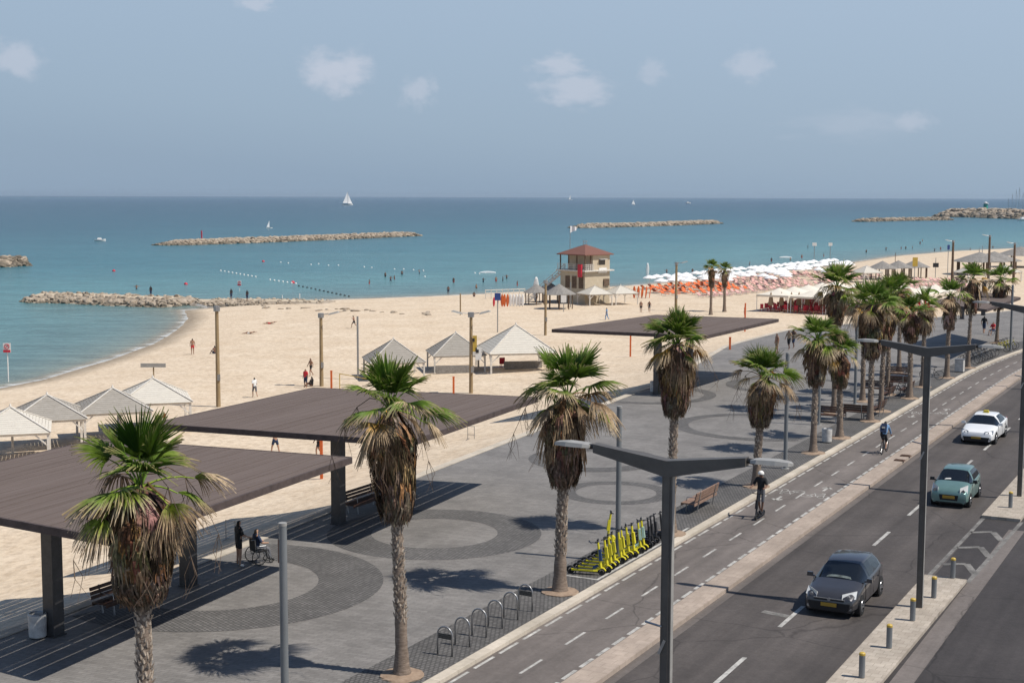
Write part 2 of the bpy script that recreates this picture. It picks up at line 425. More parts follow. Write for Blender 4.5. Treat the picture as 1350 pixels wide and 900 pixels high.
def seaf(Pn):
    ds = segdist(Pn, SHORE) * np.where(inside(Pn, LAND), 1, -1)
    return np.full(len(Pn), SEA), ds
grid_mesh('sea', Rr * np.sin(Aa), Rr * np.cos(Aa), m_sea, 'structure', seaf)

# ---------------------------------------------------------------- promenade
def ground_mat(name, c1, c2, brick=None, rough=.8, mortar=.8, spec=.3, rot=0.0, blot=(.8, 1.15), bscale=.35, bump=.3, tracks=False):
    m, N, L, P = newmat(name)
    tc = N.new('ShaderNodeTexCoord'); mp = N.new('ShaderNodeMapping'); mp.inputs['Rotation'].default_value = (0, 0, rot); L.new(tc.outputs['Object'], mp.inputs[0])
    if brick:
        b = N.new('ShaderNodeTexBrick'); b.inputs['Color1'].default_value = (*c1, 1); b.inputs['Color2'].default_value = (*c2, 1)
        b.inputs['Mortar'].default_value = (*[q * mortar for q in c1], 1); b.inputs['Scale'].default_value = 1
        b.inputs['Brick Width'].default_value = brick[0]; b.inputs['Row Height'].default_value = brick[1]; b.inputs['Mortar Size'].default_value = brick[2]
        b.inputs['Mortar Smooth'].default_value = .3; b.inputs['Bias'].default_value = 0
        L.new(mp.outputs[0], b.inputs['Vector']); cur = b.outputs['Color']
    else:
        nz = N.new('ShaderNodeTexNoise'); nz.inputs['Scale'].default_value = 14; nz.inputs['Detail'].default_value = 6; nz.inputs['Roughness'].default_value = .8; L.new(mp.outputs[0], nz.inputs['Vector'])
        mr = N.new('ShaderNodeMapRange'); mr.inputs['From Min'].default_value = .3; mr.inputs['From Max'].default_value = .7; L.new(nz.outputs['Fac'], mr.inputs['Value'])
        q = N.new('ShaderNodeMix'); q.data_type = 'RGBA'; q.inputs['A'].default_value = (*c1, 1); q.inputs['B'].default_value = (*c2, 1); L.new(mr.outputs[0], q.inputs['Factor']); cur = q.outputs['Result']
    lay = [(bscale, blot[0], blot[1], (1, 1, 1)), (bscale * 5, .92, 1.08, (1, .25, 1)), (4.5, .88, 1.06, (1, 1, 1))]
    if tracks: lay += [(1.1, .78, 1.16, (1, .02, 1)), (.5, .85, 1.12, (1, .12, 1))]
    for sc_, lo, hi, st in lay:
        mq = N.new('ShaderNodeMapping'); mq.inputs['Scale'].default_value = st; L.new(mp.outputs[0], mq.inputs[0])
        nz = N.new('ShaderNodeTexNoise'); nz.inputs['Scale'].default_value = sc_; nz.inputs['Detail'].default_value = 7; nz.inputs['Roughness'].default_value = .65; L.new(mq.outputs[0], nz.inputs['Vector'])
        mr = N.new('ShaderNodeMapRange'); mr.inputs['From Min'].default_value = .32; mr.inputs['From Max'].default_value = .68; mr.inputs['To Min'].default_value = lo; mr.inputs['To Max'].default_value = hi; L.new(nz.outputs['Fac'], mr.inputs['Value'])
        v = N.new('ShaderNodeVectorMath'); v.operation = 'SCALE'; L.new(cur, v.inputs[0]); L.new(mr.outputs[0], v.inputs['Scale']); cur = v.outputs[0]
    if tracks:      # thin cracks and repaired seams
        wn = N.new('ShaderNodeTexNoise'); wn.inputs['Scale'].default_value = .8; wn.inputs['Detail'].default_value = 5; L.new(mp.outputs[0], wn.inputs['Vector'])
        wa = N.new('ShaderNodeMix'); wa.data_type = 'VECTOR'; wa.inputs['Factor'].default_value = .35; L.new(mp.outputs[0], wa.inputs['A']); L.new(wn.outputs['Color'], wa.inputs['B'])
        vo = N.new('ShaderNodeTexVoronoi'); vo.feature = 'DISTANCE_TO_EDGE'; vo.inputs['Scale'].default_value = .22; L.new(wa.outputs['Result'], vo.inputs['Vector'])
        vr = N.new('ShaderNodeMapRange'); vr.inputs['From Max'].default_value = .006; vr.inputs['To Min'].default_value = .62; L.new(vo.outputs['Distance'], vr.inputs['Value'])
        v = N.new('ShaderNodeVectorMath'); v.operation = 'SCALE'; L.new(cur, v.inputs[0]); L.new(vr.outputs[0], v.inputs['Scale']); cur = v.outputs[0]
    L.new(cur, P.inputs['Base Color']); P.inputs['Roughness'].default_value = rough; P.inputs['Specular IOR Level'].default_value = spec
    if bump:
        nb = N.new('ShaderNodeTexNoise'); nb.inputs['Scale'].default_value = 40; nb.inputs['Detail'].default_value = 3; L.new(mp.outputs[0], nb.inputs['Vector'])
        b_ = N.new('ShaderNodeBump'); b_.inputs['Strength'].default_value = bump; b_.inputs['Distance'].default_value = .01; L.new(nb.outputs['Fac'], b_.inputs['Height']); L.new(b_.outputs[0], P.inputs['Normal'])
    return m
m_pave = ground_mat('paving_bricks', (.182, .169, .156), (.226, .211, .195), (.42, .13, .008), rot=.35, mortar=.72, rough=.72)
m_ring = ground_mat('dark_cobble_ring', (.112, .106, .101), (.165, .156, .148), (.16, .13, .02), rot=.9, mortar=.6)
m_cobl = ground_mat('grey_cobbles', (.11, .103, .097), (.165, .155, .145), (.15, .12, .022), rot=.6, mortar=.55)
m_conc = ground_mat('light_concrete', (.48, .42, .335), (.56, .49, .40), (1.0, 1.0, .01), rot=AZ, mortar=.72, blot=(.85, 1.1))
m_isl = ground_mat('pinkish_concrete', (.36, .29, .235), (.40, .325, .265), (.4, .4, .012), rot=AZ, mortar=.86, blot=(.82, 1.12))
m_med = ground_mat('median_concrete', (.37, .315, .255), (.45, .39, .32), (.3, .3, .01), rot=AZ, mortar=.8, blot=(.8, 1.14))
m_bike = ground_mat('brown_asphalt', (.135, .115, .103), (.178, .154, .139), None, blot=(.84, 1.12), bscale=.22, rot=AZ, tracks=True)
m_road = ground_mat('dark_asphalt', (.068, .058, .053), (.10, .087, .080), None, blot=(.78, 1.2), bscale=.16, rot=AZ, tracks=True)
m_road2 = ground_mat('dark_asphalt_worn', (.040, .035, .034), (.062, .055, .053), None, blot=(.7, 1.3), bscale=.12, rot=AZ, tracks=True)
m_paint = ground_mat('road_paint', (.40, .385, .355), (.58, .56, .52), None, blot=(.5, 1.15), bscale=2.2)
m_worn = ground_mat('worn_paint', (.14, .132, .122), (.27, .256, .235), None, blot=(.5, 1.2), bscale=1.8)

SS = [-60, -50, -40, -30, -20, -12, -2, 6, 14, 22, 30, 40, 52, 62] + [62 + 4 * i for i in range(1, 18)] + [135, 145, 160, 180, 210, 250, 320, 420, 520]
def band(t0, t1, z, s0=-60, s1=520):
    ss = sorted(set([s0, s1] + [s for s in SS if s0 < s < s1]))
    f0 = t0 if callable(t0) else (lambda s: t0); f1 = t1 if callable(t1) else (lambda s: t1)
    return [W(s, f0(s), z) for s in ss], [W(s, f1(s), z) for s in ss]
def raised(mb, t0, t1, z0, z1, s0=-60, s1=520, mi=0, ends=True):
    A, B = band(t0, t1, z1, s0, s1)
    mb.strip(A, B, mi)
    dn = lambda Q: [Vector((q.x, q.y, z0)) for q in Q]
    mb.strip(dn(A), A, mi); mb.strip(B, dn(B), mi)
    if ends:
        for i in (0, -1): mb.add([A[i], B[i], dn(B)[i], dn(A)[i]], [(0, 1, 2, 3)], mi)
    return mb
# edge of the promenade as t(s)
def edge_pts():
    out = []
    for s in SS:
        c = Vector((*W(s, 0)[:2], 0)); n = (W(s, -1) - W(s, 0)).normalized()
        best = None
        for (x0, y0), (x1, y1) in zip(EDGE[:-1], EDGE[1:]):
            ex, ey = x1 - x0, y1 - y0
            det = n.x * -ey + n.y * ex
            if abs(det) < 1e-9: continue
            rx, ry = x0 - c.x, y0 - c.y
            u = (rx * -ey + ry * ex) / det
            v = (n.x * ry - n.y * rx) / det
            if -.001 <= v <= 1.001 and u > 0 and (best is None or u < best): best = u
        out.append(best if best else 17.)
    return out
EPT = edge_pts()
def etf(s):
    return -float(np.interp(s, SS, EPT))
pm = MB()
ss = sorted(set(SS))
A = [W(s, etf(s)) for s in ss]; B = [W(s, -.02) for s in ss]
cols = 8
for k in range(cols):
    pm.strip([a.lerp(b, k / cols) for a, b in zip(A, B)], [a.lerp(b, (k + 1) / cols) for a, b in zip(A, B)])
pm.strip([Vector((a.x, a.y, -1.4)) for a in A], A)
prom = pm.build('promenade', m_pave, kind='structure')
lip = MB()
A = [W(s, etf(s) - .32, .03) for s in ss]; B = [W(s, etf(s) + .12, .03) for s in ss]
lip.strip(A, B); lip.strip([Vector((a.x, a.y, -.9)) for a in A], A); lip.strip(B, [Vector((a.x, a.y, -.01)) for a in B])
lip.build('pale_stone_edging', m_conc, prom)
cb = MB(); cb.strip(*band(-1.95, -.03, .004)); cb.build('cobbled_verge', m_cobl, prom)
rp = MB()
sr = [9 + i * 2.5 for i in range(34)]
c0, c1 = [], []
for s in sr:
    a = W(s, etf(s) - .3); wd_ = 1.1 + .9 * min(1, (s - 9) / 14); b = W(s, etf(s) - .3 - wd_)
    c0.append(Vector((b.x, b.y, SZ(b.x, b.y) + .05))); c1.append(Vector((a.x, a.y, max(-.42, SZ(a.x, a.y) + .06))))
rp.strip(c0, c1); rp.build('beach_ramp', m_conc, kind='structure')
def ring(px, py, ro, ri, i):
    c = G(px, py, 0); n = 72; mb = MB()
    z = .005 + i * .0015
    A = [Vector((c.x + ro * math.cos(2 * PI * k / n), c.y + ro * math.sin(2 * PI * k / n), z)) for k in range(n + 1)]
    B = [Vector((c.x + ri * math.cos(2 * PI * k / n), c.y + ri * math.sin(2 * PI * k / n), z)) for k in range(n + 1)]
    def ok(p):
        s_, t_ = ST(p); return t_ > etf(s_) + .15 and t_ < -1.97
    for k in range(n):
        for (u0, u1) in ((0, .5), (.5, 1)):
            q = [B[k].lerp(A[k], u0), B[k].lerp(A[k], u1), B[k + 1].lerp(A[k + 1], u1), B[k + 1].lerp(A[k + 1], u0)]
            if all(ok(p) for p in q): mb.add(q, [(3, 2, 1, 0)])
    mb.build('cobble_ring', m_ring, prom)
for i, q in enumerate(((812, 649, 2.5, 1.78), (573, 702, 4.15, 2.45), (292, 768, 5.45, 3.25), (784, 605, 3.3, 2.26), (1003, 562, 4.9, 4.1), (850, 519, 4.7, 3.9), (1045, 508, 4.6, 3.9))): ring(*q, i)

# kerb, cycle lane, island, carriageways
kb = raised(MB(), 0, .34, -.35, .012); kb.build('kerb', m_conc, kind='structure')
bl = MB(); bl.strip(*band(.33, 3.3, -.10)); cyc_lane = bl.build('cycle_lane', m_bike, kind='structure')
isl = raised(MB(), 3.22, 4.05, -.35, -.03); isl.build('road_island', m_isl, kind='structure')
rd = MB(); rd.strip(*band(4.03, 9.75, -.17)); road = rd.build('road', m_road, kind='structure')
gt = MB(); gt.strip(*band(4.05, 4.35, -.166)); gt.build('gutter_strip', m_bike, road)
r2 = MB(); r2.strip(*band(9.75, 26, -.17)); road2 = r2.build('far_road', m_road2, kind='structure')
med = MB()
raised(med, lambda s: 9.5 if s < 5 else 9.5 + (s - 5) * .0, lambda s: 10.85 + .01 * s, -.35, -.06, -60, 7.1); med.build('median_island', m_med, kind='structure')
md2 = MB(); raised(md2, 9.62, lambda s: 11.15, -.35, -.04, 17.6, 520); md2.build('median_island', m_med, kind='structure')
gr = MB(); gr.strip(*band(26, 400, -.4)); gr.build('ground', m_med, kind='structure')
lw = MB(); lw.strip(*band(10.95, 11.55, -.164, -60, 16)); lw.build('gutter_strip', m_bike, road2)
def dash(name, t, w, l, gap, s0, s1, z, parent, m=m_paint, drift=0.0):
    mb = MB(); s = s0
    while s < s1:
        tt = t + drift * max(0, s)
        a = (s, s + l)
        mb.add([W(a[0], tt - w / 2, z), W(a[0], tt + w / 2, z), W(a[1], tt + w / 2, z), W(a[1], tt - w / 2, z)], [(0, 1, 2, 3)])
        s += l + gap
    return mb.build(name, m, parent)
dash('edge_marking', .50, .10, 1.15, .33, -40, 200, -.095, cyc_lane)
dash('centre_marking', 1.82, .09, 1.35, 1.55, -40.6, 200, -.095, cyc_lane)
dash('edge_marking', 3.06, .12, .85, .28, -40.2, 200, -.095, cyc_lane)
dash('lane_marking', 6.78, .14, 2.55, 3.3, -47.7, 250, -.165, road, drift=.004)
# parking and hatching marks
mk = MB()
def line(mb, pts, w, z):
    for (s0, t0), (s1, t1) in zip(pts[:-1], pts[1:]):
        d = Vector((s1 - s0, t1 - t0)).normalized(); n = Vector((-d.y, d.x)) * (w / 2)
        mb.add([W(s0 + n.x, t0 + n.y, z), W(s1 + n.x, t1 + n.y, z), W(s1 - n.x, t1 - n.y, z), W(s0 - n.x, t0 - n.y, z)], [(0, 1, 2, 3)])
line(mk, [(7.1, 9.58), (17.6, 9.7)], .15, -.163)
line(mk, [(7.1, 10.95), (17.6, 11.2)], .16, -.163)
for q in (9.2, 12.0, 14.8): line(mk, [(q, 9.7), (q + .5, 10.45)], .26, -.163); line(mk, [(q + .5, 10.45), (q - .9, 11.0)], .26, -.1625)
mk.build('hatched_marking', m_worn, road2)
wp = MB()
line(wp, [(.45, 5.8), (.3, 6.7)], .32, -.1635)
wp.build('faded_marking', m_worn, road)
def bike_symbol(s, t, flip):
    mb = MB(); k = -1 if flip else 1; z = -.0945
    def arc(cs, ct, r):
        pts = [(s + k * (cs + r * .9 * math.cos(a)), t + k * (ct + r * math.sin(a))) for a in [2 * PI * i / 12 for i in range(13)]]
        line(mb, pts, .05, z)
    arc(-.45, -.38, .27); arc(-.45, .38, .27)
    for p in (((-.45, -.38), (.15, -.15)), ((.15, -.15), (-.35, .02)), ((-.35, .02), (-.45, -.38)), ((.15, -.15), (.2, .28)), ((-.35, .02), (.2, .28)), ((-.45, .38), (.35, .25)), ((.35, .25), (.4, .1)), ((.15, -.15), (.3, -.22))):
        line(mb, [(s + k * p[0][0], t + k * p[0][1]), (s + k * p[1][0], t + k * p[1][1])], .05, z)
    for p in (((.9, 0), (1.8, 0)), ((1.8, 0), (1.5, -.22)), ((1.8, 0), (1.5, .22))):
        line(mb, [(s + k * p[0][0], t + k * p[0][1]), (s + k * p[1][0], t + k * p[1][1])], .12, z)
    mb.build('bicycle_marking', m_paint, cyc_lane)
bike_symbol(18.4, 1.15, True); bike_symbol(18.6, 2.45, False); bike_symbol(45, 1.15, True); bike_symbol(46, 2.45, False)
# drain covers on the island
m_rust = mat('rusty_iron', (.13, .075, .05), .8, var=.3)
for px, py in ((1186, 607), (1194, 601)):
    p = G(px, py, -.03); mb = MB()
    mb.box((0, 0, .02), (.5, .35, .05)); [mb.box((0, -.13 + .065 * i, .05), (.42, .025, .015)) for i in range(5)]
    o = mb.build('drain_cover', m_rust, label='small rusty drain cover on the island beside the ' + ('far' if px > 1190 else 'near') + ' end of the cyclist shadow', cat='drain cover', group='drain covers on the island')
    o.location = (p.x, p.y, -.03); o.rotation_euler = (0, 0, -AZ)
# ---------------------------------------------------------------- palms
m_leaf = attrmat('palm_leaf', rough=.55, trans=.33, spec=.25, var=.22, vscale=6)
m_dead = attrmat('dead_palm_leaf', rough=.9, trans=.12, spec=.1, var=.42, vscale=11)
m_trunk = mat('palm_trunk', (.13, .098, .075), .95, c2=(.30, .235, .185), vscale=5, bump=.9, bscale=14, spec=.1, stretch=(1, 1, 3.0))
m_stub = mat('palm_leaf_stub', (.20, .15, .11), .9, c2=(.56, .48, .39), vscale=9, spec=.1)
m_soil = mat('dry_soil', (.22, .15, .10), .95, c2=(.34, .25, .18), vscale=7, bump=.8, bscale=9)
def lerpc(a, b, t): return tuple(a[i] + (b[i] - a[i]) * t for i in range(3))
GREEN_Y = (.16, .26, .032); GREEN_D = (.075, .15, .016); LIME = (.26, .31, .05); TAN = (.38, .275, .17); BROWN = (.24, .155, .09); DARKB = (.12, .080, .050); GOLD = (.46, .27, .06)
def fan(mb, base, d, up, R, nseg, spread, droop, cb, ct, rn, tipfrac=.78, pleat=.035, fold=0.0):
    """one palmate leaf: pleated blade whose segments come apart towards their tips"""
    d = d.normalized(); side = d.cross(up).normalized(); nrm = side.cross(d).normalized()
    dth = 2 * spread / nseg
    rows = (.06, .42, .62, .82, 1.0)
    for i in range(nseg):
        th = -spread + dth * (i + .5)
        e = d * math.cos(th) + side * math.sin(th)
        q = nrm.cross(e).normalized()
        Ls = R * (.80 + .20 * math.cos(th)) * (rn.uniform(.84, 1.08) if rn.random() > .06 else rn.uniform(.55, .8))
        dr = droop * rn.uniform(.75, 1.3)
        tw = rn.uniform(-.06, .06)
        V = []
        for k, u in enumerate(rows):
            r = Ls * u
            w = r * math.tan(dth / 2) if u <= .62 else Ls * .62 * math.tan(dth / 2) * (1, 1, 1, .62, .06)[k]
            sag = dr * max(0, u - .15) ** 2 * R
            p = base + e * r + nrm * (abs(math.sin(th)) * fold * r) - Vector((0, 0, 1)) * sag
            if u > .62: p += q * tw * R * (u - .62) * 2
            if dr > 1.0 and u > .4: p -= e * (u - .4) * R * .35 * min(1.4, dr - .6)
            V += [p - q * w, p + nrm * (pleat * R * (1 if u <= .62 else .5)), p + q * w]
        Fq = []; C = []
        sh = rn.uniform(.8, 1.2); tf = tipfrac * rn.uniform(.85, 1.1)
        for k in range(4):
            c0 = lerpc(cb, ct, min(1, max(0, (rows[k] - tf + .25) / .3))); c1 = lerpc(cb, ct, min(1, max(0, (rows[k + 1] - tf + .25) / .3)))
            c0 = tuple(x * sh for x in c0); c1 = tuple(x * sh for x in c1)
            a = k * 3
            for j in (0, 1):
                Fq.append((a + j, a + j + 1, a + j + 4, a + j + 3)); C.append((c0, c0, c1, c1))
        n0 = len(mb.v); mb.v.extend([tuple(p) for p in V])
        for f, c in zip(Fq, C): mb.f.append(tuple(x + n0 for x in f)); mb.m.append(0); mb.c.append(c)
def petiole(mb, a, b, sagv, c, r=.016):
    pts = []
    for i in range(5):
        u = i / 4; p = a.lerp(b, u) + Vector((0, 0, sagv * 4 * u * (1 - u))); pts.append(p)
    mb.tube(pts, [r * 1.5, r * 1.2, r, r * .8, r * .6], 5, 0, c, caps=False)
def palm(loc, hp, htop, hsk, hw, label, seed, lod=2, lean=(0, 0), lush=1.0, group='fan palms along the kerb of the promenade', soil=True, thin=.2):
    """hp: heart of the crown, htop: tip of the top leaves, hsk: foot of the dead skirt, hw: half-width of the skirt"""
    rn = random.Random(seed)
    T = thing('fan_palm', loc, 0, label, 'palm tree', group)
    lx, ly = lean[0] + rn.uniform(-.18, .18), lean[1] + rn.uniform(-.1, .1); thin *= rn.uniform(.70, .84)
    ax = lambda z: Vector((lx * (z / hp) ** 1.5, ly * (z / hp) ** 1.5, 0))
    n = (10, 12, 18)[lod]
    tb = MB(); V = []; k = (14, 22, 44)[lod]
    prof = []
    for i in range(k + 1):
        z = hp * 1.0 * i / k; u = z / hp
        r = thin * (1 + .75 * math.exp(-z / .42) + .12 * math.exp(-z / 1.6)) * (1 - .18 * u) + rn.uniform(-.008, .012)
        prof.append((r, z))
    rows = []
    for i, (r, z) in enumerate(prof):
        c = ax(z)
        for j in range(n):
            a = 2 * PI * j / n; q = r * (1 + rn.uniform(-.035, .035))
            tb.v.append((c.x + q * math.cos(a), c.y + q * math.sin(a), z - .04))
    for i in range(k):
        for j in range(n): tb.f.append((i * n + j, i * n + (j + 1) % n, (i + 1) * n + (j + 1) % n, (i + 1) * n + j)); tb.m.append(0); tb.c.append((1, 1, 1))
    tb.build('trunk', m_trunk, T, smooth=True)
    # stubs of cut leaf stalks below the skirt
    sb = MB(); z = hsk * (.36 if lod == 2 else .45); ang = 0
    while z < hsk + .25:
        cnt = (5, 6, 8)[lod]
        for j in range(cnt):
            a = ang + 2 * PI * j / cnt + rn.uniform(-.12, .12)
            if rn.random() < .14: continue
            rr = thin * (1 - .18 * z / hp) * (1 + .12 * math.exp(-z / 1.6)); c = ax(z)
            o = Vector((math.cos(a), math.sin(a), 0)); s_ = Vector((-o.y, o.x, 0))
            zz = z + rn.uniform(-.04, .04); w = rn.uniform(.03, .055); hgt = rn.uniform(.06, .13); out = rn.uniform(.02, .095)
            b = c + o * (rr - .015) + Vector((0, 0, zz))
            tip = b + o * out + Vector((0, 0, hgt)) + s_ * rn.uniform(-.03, .03)
            sb.add([b - s_ * w, b + s_ * w, b + o * .045 + Vector((0, 0, -.03)), tip - s_ * w * .4, tip + s_ * w * .4], [(0, 2, 3), (2, 1, 4), (2, 4, 3), (0, 3, 4, 1)])
        z += (.2, .16, .115)[lod]; ang += .39
    sb.build('leaf_stub', m_stub, T, kind='stuff')
    hw *= .74
    # skirt of hanging dead leaves
    sk = MB(); Hs = hp - hsk; ph1 = rn.uniform(0, 6)
    core = []
    kk = 9
    def rad(u):      # outline of the skirt, u from top 0 to foot 1
        u = max(0, u)
        return hw * (.40 + .70 * min(1, u / .28) ** .8 - .42 * max(0, (u - .32) / .68) ** 1.3 - .16 * max(0, (u - .86) / .14))
    for i in range(kk + 1):
        u = i / kk; core.append((u, max(.1, rad(u) * .80)))
    nn = 14
    for i, (u, r) in enumerate(core):
        c = ax(hp - u * Hs)
        for j in range(nn):
            a = 2 * PI * j / nn; q = r * (1 + rn.uniform(-.13, .13)); sk.v.append((c.x + q * math.cos(a), c.y + q * math.sin(a), hp + .02 - u * Hs * .94))
    for i in range(kk):
        for j in range(nn):
            sk.f.append((i * nn + j, (i + 1) * nn + j, (i + 1) * nn + (j + 1) % nn, i * nn + (j + 1) % nn)); sk.m.append(0); sk.c.append(tuple(x * rn.uniform(.7, 1.3) for x in DARKB))
    N_ = int((46, 80, 190)[lod] * max(.7, Hs / 3.0)); ns = (4, 5, 7)[lod]
    for i in range(N_):
        u0 = (i / N_) ** .9 * .93 - .04; a = i * 2.39996 + rn.uniform(-.3, .3)
        Ld = rn.uniform(.6, 1.15) * (1 if lod else 1.1)
        o = Vector((math.cos(a), math.sin(a), 0)); s_ = Vector((-o.y, o.x, 0))
        lsh = rn.uniform(.5, 1.25); wsp = rn.uniform(.10, .24); base = rn.choice((TAN, BROWN, BROWN, DARKB, (.33, .235, .155), (.36, .19, .09))); base = tuple(x * rn.uniform(.75, 1.2) for x in base)
        if u0 > .55: base = lerpc(base, (.22, .17, .13), .55)
        for j in range(ns):
            f = (j - (ns - 1) / 2) / ns * 2
            V = []; wdt = rn.uniform(.018, .042) * (1.5, 1.25, 1)[lod]
            L_ = min(Ld * rn.uniform(.75, 1.1) * (1 - .15 * abs(f)), Hs * max(.12, 1.0 - u0 + rn.uniform(-.03, .05)))
            curl = rn.uniform(-.05, .05); outw = rn.uniform(-.02, .055)
            for q in range(5):
                v = q / 4; u = u0 + v * L_ / Hs
                z = hp - u * Hs
                rr = rad(min(u, 1)) * (1 + .14 * math.sin(2 * a + ph1 + 2.5 * u) + .09 * math.sin(3 * a - ph1 + 6 * u)) * (.55 + .45 * min(1, v * 2.2)) * rn.uniform(.97, 1.05) + outw * v + (.02 if q else 0)
                c = ax(max(z, 0)); p = c + o * rr + s_ * (f * wsp * (.25 + v) + curl * math.sin(v * 3)) + Vector((0, 0, z))
                w = wdt * (.6, 1.1, 1, .7, .1)[q]
                V += [p - s_ * w + o * rn.uniform(-.012, .012), p + s_ * w + o * rn.uniform(-.012, .012)]
            n0 = len(sk.v); sk.v.extend([tuple(p) for p in V]); sh = lsh * rn.uniform(.7, 1.25)
            for q in range(4): sk.f.append((n0 + 2 * q, n0 + 2 * q + 1, n0 + 2 * q + 3, n0 + 2 * q + 2)); sk.m.append(0); sk.c.append(tuple(x * sh * (1 - .1 * q) for x in base))
    sk.build('dead_leaf_skirt', m_dead, T, colattr=True)
    # crown
    cr_ = MB(); dd = MB()
    H = ax(hp) + Vector((0, 0, hp)); S_ = (htop - hp) / 1.62 * (1.08 if lod < 2 else 1.0)
    ng = (10, 12, 13)[lod] + rn.randint(-3, 2); fsz = rn.uniform(.92, 1.12); nsg = (14, 22, 36)[lod]
    def leaf(mb, el, az, pl, R, droop, cb, ct, sp=1.75, tf=.78, fold=.12):
        dv = Vector((math.cos(az) * math.cos(el), math.sin(az) * math.cos(el), math.sin(el)))
        b = H + dv * pl * S_ + Vector((0, 0, -.25 * pl * S_ * (1 - max(0, math.sin(el)))))
        petiole(mb, H + Vector((dv.x, dv.y, 0)) * .05, b, .10 * pl, tuple(x * 1.2 for x in cb), .02)
        e2 = el - droop * .28
        d2 = Vector((math.cos(az) * math.cos(e2), math.sin(az) * math.cos(e2), math.sin(e2)))
        upv = Vector((-math.cos(az) * math.sin(e2), -math.sin(az) * math.sin(e2), math.cos(e2)))
        upv = (upv + Vector((-math.sin(az), math.cos(az), 0)) * rn.uniform(-.5, .5)).normalized()
        fan(mb, b, d2, upv, R * S_, nsg, sp, droop, cb, ct, rn, tf, fold=fold)
    az0 = rn.uniform(0, 6)
    for i in range(ng):
        az = i * 2.39996 + az0 + rn.uniform(-.5, .5); u = i / ng
        el = D2(80 - 70 * u ** 1.25 + rn.uniform(-12, 10))
        cb = lerpc(GREEN_Y, GREEN_D, rn.random()); ct = lerpc(LIME, TAN, .3 + .7 * u); cb = lerpc(cb, LIME, .45 * u * rn.random())
        leaf(cr_, el, az, rn.uniform(.45, .85) * (.7 + .6 * u), rn.uniform(.8, 1.12) * fsz, .08 + .5 * u * rn.uniform(.6, 1.4), cb, ct, sp=rn.uniform(.95, 1.3) + .35 * u, tf=1.02 - .2 * u * rn.random(), fold=.38 - .2 * u)
    cr_.build('green_crown', m_leaf, T, colattr=True)
    nm = (5, 6, 7)[lod] + rn.randint(-1, 1)      # ageing leaves held out level, green at the middle with brown fringes
    for i in range(nm):
        az = i * 2.39996 + 1 + az0 + rn.uniform(-.5, .5); u = i / nm
        el = D2(24 - 46 * u + rn.uniform(-10, 10))
        if rn.random() < .7: cb = lerpc(GREEN_Y, LIME, rn.random()) if rn.random() < .8 else GOLD; ct = lerpc(TAN, (.52, .42, .29), rn.random()); tf = rn.uniform(.5, .85)
        else: cb = BROWN; ct = TAN; tf = .5
        leaf(dd, el, az, rn.uniform(.55, 1.0), rn.uniform(.55, .82), rn.uniform(.55, 1.1), cb, ct, sp=rn.uniform(1.0, 1.55), tf=tf, fold=.2)
    nd = int((6, 8, 11)[lod] * lush) + rn.randint(-1, 2)      # dead ones hugging the top of the skirt
    for i in range(nd):
        az = i * 2.39996 + 2 + az0 + rn.uniform(-.4, .4); u = i / nd
        el = D2(-22 - 45 * u + rn.uniform(-12, 12))
        cb = rn.choice((BROWN, TAN, DARKB, (.30, .20, .12), GOLD if rn.random() < .3 else BROWN)); ct = rn.choice((TAN, BROWN, TAN))
        if rn.random() < .12: cb = LIME
        leaf(dd, el, az, rn.uniform(.22, .55), rn.uniform(.5, .85), rn.uniform(.7, 1.5), cb, ct, sp=rn.uniform(.7, 1.3), tf=.5)
    for i in range((1, 2, 4)[lod]):      # bare broken fruit stalks
        az = rn.uniform(0, 2 * PI); dv = Vector((math.cos(az), math.sin(az), 0))
        pts = [H + dv * (.2 + 1.25 * u) * S_ + Vector((0, 0, (.25 + .7 * u - 2.0 * u * u) * S_)) for u in (0, .25, .5, .75, 1)]
        dd.tube(pts, [.014, .012, .01, .008, .005], 4, 0, (.14, .10, .07), caps=False)
        for q in pts[2:]:
            for _ in range(3): dd.tube([q, q + Vector((rn.uniform(-.15, .15), rn.uniform(-.15, .15), -.3)) * S_, q + Vector((rn.uniform(-.25, .25), rn.uniform(-.25, .25), -.7)) * S_], [.008, .007, .004], 3, 0, (.15, .105, .075), caps=False)
    dd.build('wilted_leaves', m_dead, T, colattr=True, label='brown and yellowing leaves drooping below the green ones')
    if soil:
        so_ = MB(); pts = []
        n = 20; so_.lathe([(.62, 0), (.6, .035), (.42, .06), (.2, .09)], n, jit=.06, rn=rn); so_.build('planting_hole', m_soil, T)
    return T
PALMS = []
def palm_px(base, top, heart, skirt, hwpx, label, seed, lod, **k):
    g = base if isinstance(base, Vector) else G(base[0], base[1], 0)
    sc_ = 1875 / (g - CAM).length
    f = lambda y: height_at(g, y)
    o = palm((g.x, g.y, g.z), f(heart), f(top), f(skirt), hwpx / sc_, label, seed, lod, **k)
    PALMS.append(o)
palm_px(W(-20.75, -.7), 522, 640, 792, 50, 'nearest fan palm, long brown leaf skirt, in front of the nearest shade roof', 101, 2, thin=.19)
palm_px((530, 890), 452, 540, 686, 31, 'tall fan palm with shaggy skirt between the second shade roof and the bicycle hoops', 102, 2, thin=.21, lean=(-.15, 0))
palm_px((738, 780), 441, 522, 640, 29, 'fan palm with swollen brown skirt at the near end of the yellow scooter row', 103, 2, thin=.22, lean=(.05, 0))
palm_px((884, 703), 400, 455, 548, 25, 'fan palm with a full green head whose trunk stands behind the nearest street lamp', 104, 2, thin=.2)
palm_px((997, 641), 445, 497, 562, 19, 'short leaning fan palm behind the standing scooter rider, beside the wooden bench', 105, 2, thin=.2, lean=(.1, 0))
palm_px((1072, 597), 410, 448, 510, 18, 'fan palm with smooth bare trunk just left of the white round bin', 106, 1, thin=.21)
